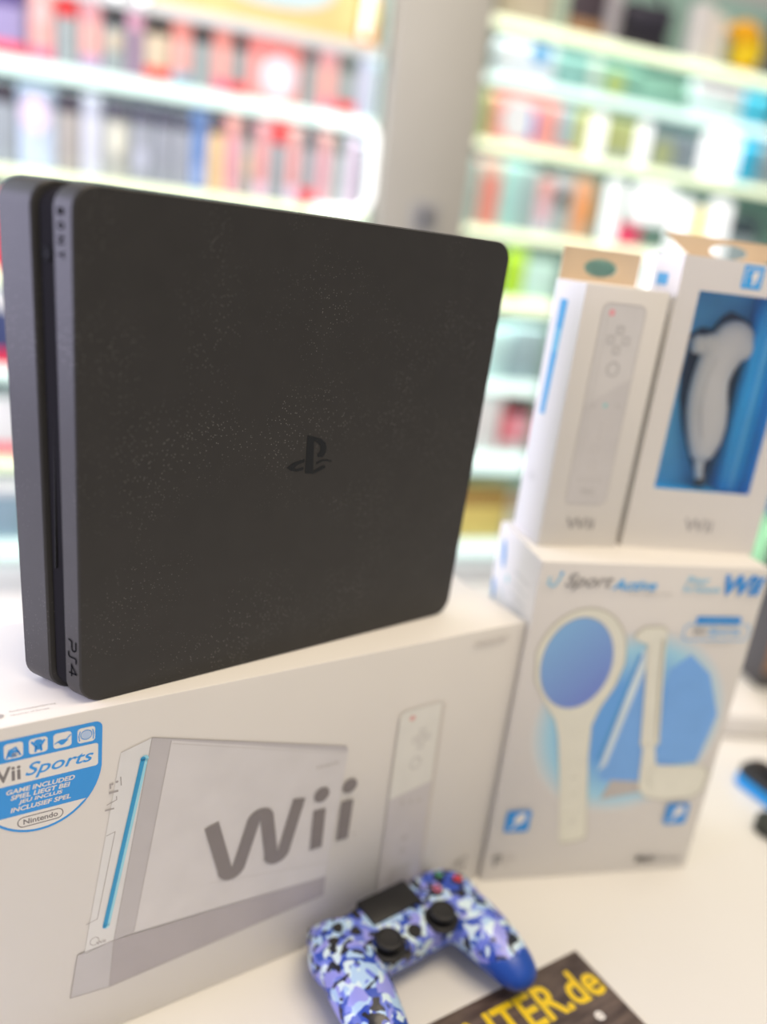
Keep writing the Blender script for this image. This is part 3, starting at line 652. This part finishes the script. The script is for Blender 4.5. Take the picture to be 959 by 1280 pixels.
# ------------------------------------------------------------ leaflet card
C_ = empty('leaflet', (.1866, .4954, 0), 0, 'dark brown advertising leaflet with yellow lettering under the right grip of the gamepad', 'leaflet')
d1 = Vector((.0642-.1866, .4124-.4954, 0)).normalized(); d2 = Vector((d1.y, -d1.x, 0))
if d2.y > 0: d2 = -d2
C_.rotation_euler = (0, 0, math.atan2(-d1.y, -d1.x))   # local -x runs along the upper edge, local -y along the right edge
m = MB(); m.box(-.21, 0, -.148, 0, .0002, .0007, mat('paper_white', (.80, .78, .75), .5, noise=.01)); m.build('sheet', C_)
wood = bpy.data.materials.new('printed_wood'); wood.use_nodes = True; nt = wood.node_tree; b = nt.nodes['Principled BSDF']; b.inputs['Roughness'].default_value = .3
tc = nt.nodes.new('ShaderNodeTexCoord'); mp = nt.nodes.new('ShaderNodeMapping'); mp.inputs['Scale'].default_value = (30, 130, 1); nt.links.new(tc.outputs['Object'], mp.inputs[0])
nz = nt.nodes.new('ShaderNodeTexNoise'); nz.inputs['Scale'].default_value = 1; nz.inputs['Detail'].default_value = 3; nt.links.new(mp.outputs[0], nz.inputs['Vector'])
rp = nt.nodes.new('ShaderNodeValToRGB'); rp.color_ramp.elements[0].color = (.045, .028, .022, 1); rp.color_ramp.elements[1].color = (.16, .115, .092, 1); rp.color_ramp.elements[0].position = .3; rp.color_ramp.elements[1].position = .7
nt.links.new(nz.outputs['Fac'], rp.inputs[0]); nt.links.new(rp.outputs[0], b.inputs['Base Color'])
F = Face(C_, (0, 0, .0007), (1, 0, 0), (0, 1, 0), (0, 0, 1))
p = F.pen(); p.rect(-207, -2.6, -145, -4.5, wood); p.done('wood_picture')
yel = mat('ink_yellow', (.86, .60, .012), .4)
p = F.pen(); p.text('NTER.de', -121, -6.0, -42, -15.0, yel, .022)
p.text('e', -31, -24, -57, -50, ink_white, .03); p.done('yellow_lettering', 'bold yellow lettering')

# ------------------------------------------------------------ things at the right end of the counter
t = empty('small_carton', (.445, .86, 0), R(6), 'small flat white box lying on the counter behind the sports box', 'box')
m = MB(); m.box(-.08, .035, -.03, .09, .0, .028, card, .0015); m.build('carton', t)
m = MB(); m.box(-.0802, .0352, -.0302, .0902, .0, .003, mat('carton_base_grey', (.42, .40, .38), .5), .0005); m.build('base_edge', t)
t = empty('handheld_gadget', (.399, .742, 0), R(-62), 'black handheld gadget with bright blue edge lying at the right end of the counter', 'gadget')
gb = mat('gadget_blue', (.01, .33, .85), .35); gk = mat('gadget_black', (.018, .018, .02), .35)
m = MB(); m.prism(rrect(0, .15, 0, .04, .012), 0, .012, gb, bev=.002); m.build('blue_housing', t)
m = MB(); m.prism(rrect(.001, .149, .002, .039, .011), .012, .022, gk, bev=.003); m.build('black_cover', t)
m = MB(); m.lathe([(0, 0), (.007, 0), (.007, .003), (0, .004)], gk, Matrix.Translation((.025, .02, .022))); m.build('round_button', t)
t = empty('grey_stylus', (.388, .664, 0), R(-50), 'dark grey rounded gadget at the frame edge, in front of the blue one', 'gadget')
m = MB(); m.prism(rrect(0, .12, 0, .026, .012), 0, .016, mat('gadget_olive', (.03, .035, .028), .4), bev=.003); m.build('body', t)
m = MB(); m.box(.03, .09, .006, .02, .016, .0175, gk, .0005); m.build('top_panel', t)
t = empty('dark_package', (.515, .955, 0), R(10), 'dark grey package with brown and orange picture behind the small white box', 'package')
m = MB(); m.box(0, .16, 0, .06, 0, .19, mat('package_dark', (.07, .065, .065), .5), .003); m.build('body', t)
f_ = Face(t, (0, 0, 0), (1, 0, 0), (0, 0, 1), (0, -1, 0))
p = f_.pen(); p.rect(2, 155, 100, 180, mat('pk_grey', (.25, .23, .22), .5)); p.rect(0.5, 155, 25, 98, mat('pk_brown', (.32, .17, .08), .5)); p.up(); p.disc(14, 66, 10, 22, mat('pk_orange', (.75, .28, .06), .5)); p.disc(30, 45, 12, 14, mat('pk_tan', (.55, .35, .2), .5)); p.done('picture')
t = empty('green_bottle', (.650, 1.25, 0), 0, 'pale green bottle with violet cap standing behind the window box', 'bottle')
m = MB(); m.lathe([(0, 0), (.045, 0), (.048, .01), (.048, .13), (.042, .148), (.03, .156), (.03, .16), (0, .16)], mat('bottle_green', (.30, .62, .32), .3, noise=.3, scale=14)); m.build('body', t)
m = MB(); m.lathe([(0, .16), (.036, .16), (.036, .20), (.03, .205), (0, .205)], mat('cap_violet', (.16, .10, .55), .4)); m.build('cap', t)

# ------------------------------------------------------------ lit display shelving behind the counter
ledm = mat('led_yellow_white', (.25, .27, .2), .5, emit=(.98, 1.04, .72), es=1.4)
ledc = mat('led_cool_white', (.22, .27, .25), .5, emit=(.86, 1.04, .97), es=1.35)
glassy = mat('glass_teal', (.50, .72, .68), .25, .6, noise=.08, scale=3)
backm = mat('back_panel_grey', (.42, .50, .49), .6, noise=.12, scale=2)
boardw = mat('shelf_white', (.72, .75, .76), .5)
def cabinet(name, label, s0, s1, shelves, z0, z1, back):
    t = empty(name, wallpt(0, 0, -.9), TH, label, 'display shelving')
    m = MB(); m.box(s0, s1, .33, .35, 0, z1+.9, back); m.build('back_panel', t)
    for s_ in (s0, s1-.012):
        m = MB(); m.box(s_, s_+.012, .02, .33, 0, z1+.9, glassy, .001); m.build('side_panel', t)
    m = MB(); m.box(s0+.013, s1-.013, .0, .32, .05, .478, boardw, .003); bc = m.build('base_cupboard', t)
    for k in range(4):
        wd_ = (s1-s0-.03)/4; m = MB(); m.box(s0+.015+k*wd_+.002, s0+.015+(k+1)*wd_-.002, -.012, .001, .06, .47, mat('cupboard_white', (.78, .80, .80), .4), .002); dr = m.build('door', t)
        m = MB(); m.box(s0+.03+k*wd_, s0+.09+k*wd_, -.022, -.012, .43, .438, mat('handle_steel', (.5, .5, .5), .3, metal=1), .002); h_ = m.build('door_handle', dr)
    for z, a, b, lm, h in shelves:
        z += .9
        m = MB(); m.box(a+.013, b-.013, .012, .33, z-.012, z, glassy if lm else boardw, .001); sh_ = m.build('shelf', t)
        if lm:
            m = MB(); m.box(a+.013, b-.013, -.006, .011, z-h, z, lm, .004); l_ = m.build('light_strip', t); l_.parent = t
        else:
            m = MB(); m.box(a+.013, b-.013, -.006, .011, z-h, z, boardw, .003); m.build('shelf_edge', t)
    return t
CL = cabinet('left_display_shelves', 'brightly lit shop shelves with coloured packages left of the pillar', -1.75, -.14,
    [(.945, -1.75, -.14, None, .026), (.784, -1.75, -.14, ledc, .032), (.560, -1.75, -.14, ledm, .023), (.33, -1.75, -.14, ledm, .03), (.10, -1.75, -.14, ledc, .03), (-.13, -1.75, -.14, ledm, .03), (-.36, -1.75, -.14, ledc, .04)], -.9, 1.35, backm)
m = MB(); tp = [(-.30, -.012, 1.668), (-.175, -.012, 1.664)]+[(-.175+.022*math.sin(R(a)), -.012, 1.642+.022*math.cos(R(a))) for a in (20, 45, 70, 90)]+[(-.152, -.012, 1.52)]+[(-.190+.038*math.cos(R(a)), -.012, 1.505-.043*math.sin(R(a))) for a in (10, 35, 60, 88)]+[(-.30, -.012, 1.458)]
m.tube(tp, .0085, mat('led_pure_white', (.3, .3, .3), .5, emit=(1, 1, .97), es=1.9)); m.build('light_tube', CL)
m = MB(); m.tube([(-.205, -.01, 1.86), (-.198, -.01, 1.97)], .0085, MATS['led_pure_white']); m.build('short_light_tube', CL)
for s_ in (-.775, -.720):
    m = MB(); m.ell((s_, -.012, 1.843), (.014, .010, .010), MATS['led_pure_white']); m.build('spot_lamp', CL)
CR = cabinet('right_display_shelves', 'brightly lit shop shelves with boxes right of the pillar', .118, 1.75,
    [(1.071, .118, 1.75, ledm, .024), (.942, .118, 1.75, ledc, .021), (.785, .118, 1.75, ledm, .022), (.568, .118, .77, ledm, .025), (.39, .118, .46, ledm, .040), (.15, .118, .46, ledc, .036), (-.07, .118, .46, ledc, .06), (-.36, .118, 1.75, ledc, .04)], -.9, 1.35, mat('back_panel_green', (.34, .50, .44), .6, noise=.15, scale=3))
m = MB(); m.tube([(.748, -.01, .90+.56), (.748, -.01, .90+.50), (.735, -.01, .90+.40), (.735, -.01, .90+.30)], .020, mat('led_pure_white', (1, 1, 1)), n=14); m.build('light_tube', CR)
t = empty('wall_socket', wallpt(-.003, -.04, .535), TH, 'small grey socket plate on the pillar above the black console', 'socket')
m = MB(); m.prism(rrect(-.035, .035, 0, .07, .006), 0, .008, mat('socket_grey', (.30, .30, .31), .5), T=Matrix.Rotation(R(90), 4, 'X'), bev=.0015); m.build('plate', t)
m = MB(); m.lathe([(0, 0), (.02, 0), (.02, .003), (.014, .003), (.013, -.0), (0, 0)], mat('socket_dark', (.12, .12, .13), .5), T=Matrix.Translation((0, -.0085, .035)) @ Matrix.Rotation(R(90), 4, 'X')); m.build('socket_face', t)
# the strips' own light onto the shelves below
for s_, z in ((-.65, .74), (-.65, .925), (-.65, .525), (.62, 1.03), (.62, .905), (.62, .745), (.62, .53), (.3, .33), (-.9, .3), (-.9, -.2)):
    P0 = wallpt(s_, .03, z); ar = area('shelf_light', P0, P0+Vector((0, 0, -1))+WN*.45, 1.0 if s_ != .3 else .3, .03, .55, (.97, 1, .93)); ar.rotation_euler = (R(25), 0, TH)

def cm(c, e=0):
    n_ = 'goods_%d_%d_%d' % c
    return mat(n_, tuple(min(.9, q*1.2) for q in rgb(*c)), .45, .4, noise=.08, scale=30)
GR = (150, 160, 160); SAL = (255, 166, 158); PNK = (255, 165, 170); BLK = (38, 32, 36); RED = (235, 25, 30); LAV = (190, 195, 215); BLU = (110, 145, 200); BEI = (200, 185, 160); WHT = (245, 248, 250)
PUR = (120, 105, 155); TEA = (120, 165, 165); OLI = (160, 165, 105); CYA = (50, 170, 215)
def pack(s0, s1, z0, z1, label, body, head=None, foot=None, spot=None, d=.02, th=.05, cat='package', group=None, kind='pack', hh=.25, fh=.2):
    w_, h_ = s1-s0, z1-z0
    t = empty({'pack': 'hanging_package', 'box': 'boxed_item', 'case': 'phone_case_package'}[kind], wallpt((s0+s1)/2, d, z0), TH, label, cat, group)
    m = MB(); m.box(-w_/2, w_/2, 0, th, 0, h_, cm(body), .003); m.build('carton', t)
    if head: m = MB(); m.box(-w_/2+.0005, w_/2-.0005, -.002, .001, h_*(1-hh), h_-.001, cm(head), .0008); m.build('header_panel', t)
    if foot: m = MB(); m.box(-w_/2+.0005, w_/2-.0005, -.002, .001, .001, h_*fh, cm(foot), .0008); m.build('foot_panel', t)
    if spot:
        cx, cz, a, b_, c = spot; m = MB(); n = 20
        T = Matrix.Translation((cx*w_, -.0025, cz*h_)) @ Matrix.Rotation(R(90), 4, 'X')
        m.prism([(a*w_*math.cos(2*math.pi*k/n), b_*h_*math.sin(2*math.pi*k/n)) for k in range(n)], -.001, .0015, cm(c), T); m.build('picture', t)
    return t
g2_ = 'packages on the upper left shelf'; g1_ = 'packages on the lower left shelf'
up_row = [  # s0, s1, body, head, foot, spot, label
 (-1.06, -.965, (150, 140, 180), (85, 70, 130), (235, 80, 95), None, 'purple topped package with red foot at the far left of the upper shelf'),
 (-.955, -.905, SAL, None, (215, 110, 140), (0, .75, .4, .2, (255, 185, 180)), 'first salmon package from the left of the upper shelf'),
 (-.900, -.855, GR, RED, None, None, 'grey package with bright red top on the upper left shelf'),
 (-.850, -.805, SAL, PNK, (165, 150, 185), None, 'salmon package right of the red topped one on the upper shelf'),
 (-.800, -.755, GR, BLK, None, (0, .5, .35, .15, BEI), 'grey package with black top, second from the red topped one'),
 (-.750, -.715, (150, 130, 150), (255, 170, 190), None, None, 'narrow package with pink upper half on the upper left shelf'),
 (-.710, -.655, BEI, BLK, RED, None, 'beige package with black top and red foot left of a salmon one'),
 (-.650, -.607, SAL, (250, 140, 130), (115, 160, 180), None, 'salmon package with blue foot on the upper left shelf'),
 (-.602, -.560, GR, BLK, None, None, 'dark topped grey package between two salmon ones, left of centre'),
 (-.556, -.515, SAL, (250, 140, 130), (220, 100, 130), None, 'salmon package with rose foot beside the widest pink one'),
 (-.510, -.478, GR, BLK, RED, None, 'narrow grey package with red foot touching the widest pink one'),
 (-.474, -.345, (250, 150, 145), (250, 130, 125), None, (.08, .42, .33, .34, (255, 215, 235)), 'widest pink package with a pale painted highlight, upper left shelf'),  # the pale oval is a highlight painted on the carton
 (-.340, -.305, GR, (90, 95, 98), None, None, 'slim grey package right of the widest pink one'),
 (-.300, -.255, SAL, PNK, (225, 130, 150), None, 'salmon package nearest the light tube on the upper left shelf'),
 (-.250, -.203, GR, (95, 105, 98), RED, None, 'grey package with red foot nearest the pillar, upper left shelf'),
 (-.198, -.158, LAV, None, None, None, 'pale lavender package beside the pillar on the upper left shelf')]
for s0, s1, bd, hd, ft, spt, lb_ in up_row: pack(s0, s1, .788, .918, lb_, bd, hd, ft, spt, group=g2_)
lo_row = [
 (-1.06, -.985, (150, 158, 165), (60, 55, 65), None, None, 'grey package with dark top at the far left of the lower shelf'),
 (-.980, -.905, (190, 205, 235), (150, 165, 185), None, (-.05, .66, .42, .22, (255, 205, 230)), 'pale blue package with pink round spot, lower left shelf'),
 (-.900, -.850, (165, 160, 155), (60, 55, 68), None, None, 'beige grey package with black top left of the white column, lower shelf'),
 (-.845, -.805, (205, 208, 220), (185, 190, 205), None, None, 'tall pale package like a white column on the lower left shelf'),
 (-.800, -.740, (170, 172, 165), (75, 75, 90), None, (0, .5, .3, .2, (215, 215, 200)), 'grey package with pale patch, first right of the white column'),
 (-.735, -.690, (155, 160, 170), (75, 75, 92), None, (0, .3, .35, .16, (185, 190, 205)), 'grey package with a round pale spot near its foot'),
 (-.685, -.640, (150, 155, 165), (75, 75, 92), None, None, 'plain grey package left of the blue one, lower left shelf'),
 (-.635, -.600, (160, 165, 175), (80, 82, 98), None, None, 'slim grey package touching the blue one, lower left shelf'),
 (-.595, -.562, BLU, (95, 125, 175), None, (0, .2, .4, .15, (155, 180, 225)), 'blue package on the lower left shelf'),
 (-.558, -.520, (225, 195, 150), (75, 72, 85), None, None, 'cream package with dark top right of the blue one'),
 (-.515, -.482, (235, 165, 175), SAL, None, None, 'rose package right of the cream one, lower left shelf'),
 (-.478, -.447, (165, 170, 165), (70, 78, 85), None, (0, .4, .4, .14, BEI), 'grey package between two rose ones on the lower left shelf'),
 (-.443, -.408, (250, 165, 165), PNK, (220, 190, 210), None, 'pink package left of the one with the bright red top'),
 (-.404, -.368, (150, 165, 170), RED, None, None, 'grey package with bright red top on the lower left shelf'),
 (-.364, -.330, (250, 165, 165), (255, 180, 175), (215, 200, 225), None, 'pink package right of the one with the bright red top'),
 (-.326, -.290, (155, 165, 170), (85, 100, 105), RED, None, 'grey package with red foot on the lower left shelf'),
 (-.286, -.250, (215, 165, 175), (250, 175, 170), None, None, 'mauve pink package near the light tube, lower left shelf'),
 (-.246, -.212, (165, 180, 180), (110, 125, 120), None, None, 'greenish grey package near the light tube, lower left shelf'),
 (-.208, -.175, (205, 190, 210), None, None, None, 'pale mauve package next to the light tube, lower left shelf')]
for s0, s1, bd, hd, ft, spt, lb_ in lo_row: pack(s0, s1, .563, .735 if s0 < -.6 else .742, lb_, bd, hd, ft, spt, group=g1_)
pack(-.72, -.215, .9455, 1.075, 'wide yellow carton with pale blue oval on the top left shelf', (236, 190, 132), None, None, (.08, .75, .3, .42, (180, 205, 210)), kind='box', cat='box')
pack(-.208, -.165, .9455, 1.06, 'narrow orange carton beside the pillar on the top left shelf', (250, 150, 20), None, None, (-.1, .6, .38, .25, (255, 225, 120)), kind='box', cat='box')
pack(-1.0, -.74, .9455, 1.06, 'dark purple carton at the far left of the top shelf', (90, 70, 120), kind='box', cat='box')
# seen left of the black console, lower shelves
pack(-1.13, -.99, .3305, .50, 'red package left of the black console', (235, 45, 60), (245, 120, 130), None, None, cat='package')
pack(-1.13, -.99, .101, .28, 'dark package with a red band left of the black console', (60, 70, 110), (240, 245, 245), (215, 40, 70), None, cat='package')
pack(-1.13, -.99, -.129, .02, 'white and red package low on the left shelves', (240, 240, 245), None, (235, 60, 80), None, cat='package')
pack(-1.13, -.99, -.359, -.19, 'blue grey package on the lowest left shelf', (140, 165, 180), (240, 250, 255), None, None, cat='package')
# right shelves
def rp_(*a, **k): return pack(*a, kind='box', cat='box', **k)
rp_(.15, .30, 1.074, 1.22, 'beige carton beside the pillar on the top right shelf', (175, 165, 145))
rp_(.31, .345, 1.074, 1.21, 'slim green grey carton on the top right shelf', (160, 175, 155), None, None, None)
rp_(.35, .455, 1.074, 1.25, 'dark brown carton with an orange spot on the top right shelf', (62, 52, 58), None, (150, 115, 80), None)
rp_(.46, .505, 1.074, 1.25, 'grey carton between two dark ones on the top right shelf', (150, 145, 148))
rp_(.745, .80, 1.074, 1.22, 'pale grey carton right of the black bag', (200, 195, 190))
rp_(.81, .845, 1.074, 1.20, 'cream carton left of the orange toy, top right shelf', (215, 205, 190))
rp_(1.03, 1.12, 1.074, 1.24, 'dark grey carton at the right edge of the top right shelf', (90, 85, 88))
t = empty('black_bag', wallpt(.6, .03, 1.074), TH, 'black shoulder bag standing on the top right shelf', 'bag')
bgm = mat('bag_black', (.022, .018, .028), .6, noise=.2, scale=20)
m = MB(); b = bmesh.new(); bmesh.ops.create_cube(b, size=1)
for v in b.verts:
    tp_ = v.co.z > 0; v.co = Vector((v.co.x*(.15 if tp_ else .17), .05+v.co.y*(.04 if tp_ else .09), .0+(.115 if tp_ else 0)))
bmesh.ops.bevel(b, geom=b.edges[:], offset=.012, segments=3, profile=.5, affect='EDGES'); m.merge(b, bgm, smooth=True); m.build('body', t)
m = MB(); m.box(-.07, .07, -.004, .01, .055, .112, mat('bag_flap', (.03, .026, .04), .5), .004); m.build('flap', t)
m = MB(); m.tube([(-.07, .05, .112)]+[(-.07*math.cos(R(a)), .05, .112+.06*math.sin(R(a))) for a in range(20, 170, 20)]+[(.07, .05, .112)], .006, bgm); m.build('handle', t)
t = empty('orange_toy_duck', wallpt(.96, .03, 1.074), TH, 'orange and yellow toy on the top right shelf', 'toy')
m = MB(); m.ell((0, .04, .07), (.055, .04, .065), cm((240, 190, 20))); m.build('body', t)
m = MB(); m.ell((-.03, .02, .105), (.05, .035, .032), cm((255, 160, 10))); m.build('head', t)
m = MB(); m.lathe([(.016, 0), (.010, .03), (0, .038)], cm((235, 170, 20)), Matrix.Translation((-.07, .02, .105)) @ Matrix.Rotation(R(-90), 4, 'Y')); m.build('beak', t)
m = MB(); m.ell((0, .035, .008), (.04, .035, .008), cm((230, 150, 20))); m.build('base', t)
rp_(.165, .335, .944, 1.038, 'white carton with a blue disc on the second right shelf', (205, 215, 225), None, None, (.22, .72, .16, .24, (70, 160, 215)))
rp_(.345, .44, .944, 1.03, 'teal carton on the second right shelf', (125, 175, 170))
rp_(.445, .475, .944, 1.03, 'slim pale carton between teal and green ones', (190, 205, 195))
rp_(.48, .60, .944, 1.03, 'green teal carton with olive patch on the second right shelf', (120, 170, 155), None, None, (-.15, .4, .25, .4, (160, 180, 110)))
rp_(.605, .76, .944, 1.02, 'wide sea green carton on the second right shelf', (125, 175, 158))
rp_(.78, .955, .944, 1.03, 'pale blue carton with pink top on the second right shelf', (200, 228, 242), (225, 205, 215), None, None, hh=.2)
rp_(.965, 1.06, .944, 1.03, 'cyan carton at the right edge of the second right shelf', (70, 180, 210))
rp_(.133, .168, .788, .90, 'slim olive green carton beside the pillar, third right shelf', (160, 180, 115))
rp_(.174, .372, .788, .905, 'pink carton with pale shape and blue bar on the third right shelf', (255, 155, 150), None, None, (-.12, .5, .24, .42, (215, 220, 250)))
m = MB(); m.box(-.006, .006, -.005, -.002, .012, .088, cm((20, 95, 215)), .001, T=Matrix.Shear('XZ', 4, (0, 0)) if False else None)
pk = [o for o in bpy.data.objects if o.get('label', '').startswith('pink carton with pale shape')][0]; q = m.build('blue_bar', pk); q.location = (.022, 0, 0)
rp_(.378, .425, .788, .90, 'grey teal carton with red foot right of the pink one', (155, 180, 185), None, (230, 100, 100), None, fh=.12)
rp_(.430, .470, .788, .90, 'olive yellow carton on the third right shelf', (175, 180, 110))
rp_(.515, .625, .788, .895, 'olive and grey carton between two overexposed white blocks', (165, 175, 120), None, (150, 165, 165), None)
rp_(.662, .845, .788, .89, 'slate grey carton left of the tall overexposed lantern', (125, 140, 150), None, None, (-.2, .4, .2, .4, (160, 172, 130)))
rp_(1.0, 1.055, .788, .92, 'cyan carton right of the tall overexposed lantern', (50, 175, 215))
rp_(1.062, 1.15, .788, .93, 'grey carton at the right edge of the third shelf', (130, 150, 158), None, None, (0, .7, .4, .2, (175, 190, 190)))
rp_(.135, .165, .571, .735, 'slim pale teal carton beside the pillar, fourth right shelf', (170, 205, 205))
rp_(.170, .232, .571, .745, 'salmon carton near the pillar on the fourth right shelf', (255, 150, 140), (255, 205, 195), None, None)
rp_(.238, .285, .571, .745, 'mint carton right of the salmon one, fourth right shelf', (165, 215, 210))
rp_(.290, .345, .571, .74, 'grey teal carton on the fourth right shelf', (155, 180, 180))
rp_(.350, .392, .571, .72, 'pink and lavender carton left of the one with the black square', (240, 185, 195), (255, 165, 160), (200, 210, 225), None, hh=.4)
rp_(.397, .455, .571, .73, 'grey carton with a black square on the fourth right shelf', (165, 180, 180), (190, 195, 200), None, (-.05, .62, .32, .13, (10, 15, 15)))
rp_(.460, .525, .571, .73, 'peach brown carton on the fourth right shelf', (215, 165, 130), None, None, (.2, .5, .3, .25, (225, 150, 80)))
rp_(.625, .70, .571, .595+.035, 'small crimson carton at the end of the fourth right shelf', (235, 70, 110))
def slab(s0, s1, z0, z1, label, cut=.14):  # overexposed white shapes, their brightness imitated by added emission
    w_, h_ = s1-s0, z1-z0; t = empty('overexposed_block', wallpt((s0+s1)/2, .0, z0), TH, label, 'block', None)
    lm = mat('added_glow', (.3, .3, .3), .5, emit=(1, 1, .98), es=1.3)
    m = MB(); r_ = min(w_*.3, .02); m.prism([(x, z) for x, z in rrect(-w_/2, w_/2, .004, h_, r_)], -.03, 0, lm, T=Matrix.Rotation(R(90), 4, 'X'), bev=.003); m.build('added_glow_body', t)
    m = MB(); m.box(-w_*.3, w_*.3, .004, .026, 0, .004, boardw, .001); m.build('base', t)
slab(.475, .51, .788, .90, 'first small overexposed white block on the third right shelf')
slab(.630, .657, .788, .90, 'second small overexposed white block on the third right shelf')
slab(.852, .97, .788, .912, 'tall overexposed white lantern on the third right shelf')
slab(.565, .605, .571, .74, 'overexposed white block left of the widest one, fourth right shelf')
slab(.632+.005, .80, .637, .752, 'widest overexposed white block on the fourth right shelf') if False else None
t = empty('small_shelf', wallpt(.0, 0, -.9), TH, 'short lower glass shelf right of the light tube', 'shelf')
m = MB(); m.box(.775, 1.5, .012, .33, 1.39, 1.40, glassy, .001); m.build('glass_board', t)
m = MB(); m.box(.776, 1.5, -.004, .011, 1.385, 1.402, boardw, .002); m.build('front_edge', t)
slab(.80, .862, .503, .72, 'overexposed white block left of the yellow carton', .1)
slab(.925, .99, .503, .735, 'overexposed white block right of the yellow carton', .1)
rp_(.866, .921, .503, .70, 'bright yellow carton between two overexposed white blocks', (235, 205, 0))
rp_(1.0, 1.12, .503, .70, 'grey carton with dark band at the right edge of the fourth shelf', (160, 178, 182), (60, 75, 82), None, None, hh=.3)
slab(.650, .785, .637, .742, 'widest overexposed white block above the small crimson carton')
# between the black console and the remote box
rp_(.30, .345, .391, .52, 'lime green carton beside the black console edge', (175, 215, 60))
rp_(.35, .45, .391, .50, 'pale mint carton above the short green lit shelf', (190, 225, 215))
rp_(.21, .33, .151, .30, 'pale mint carton on the second short shelf beside the console', (190, 225, 225))
rp_(.34, .45, .151, .31, 'slate grey carton on the second short shelf beside the remote box', (150, 175, 180))
rp_(.22, .345, -.069, .10, 'white carton on the third short shelf beside the console', (235, 245, 245))
rp_(.36, .45, -.069, .09, 'red and pink carton on the third short shelf', (225, 110, 120), (40, 35, 38), (190, 195, 195), (.1, .5, .3, .25, (250, 170, 180)))
rp_(.22, .42, -.359, -.19, 'brown and yellow carton on the lowest shelf beside the console', (225, 205, 120), (150, 110, 60), None, None, hh=.3)
rp_(.43, .60, -.359, -.21, 'grey brown carton on the lowest right shelf', (200, 205, 190), (160, 135, 110), None, None, hh=.3)
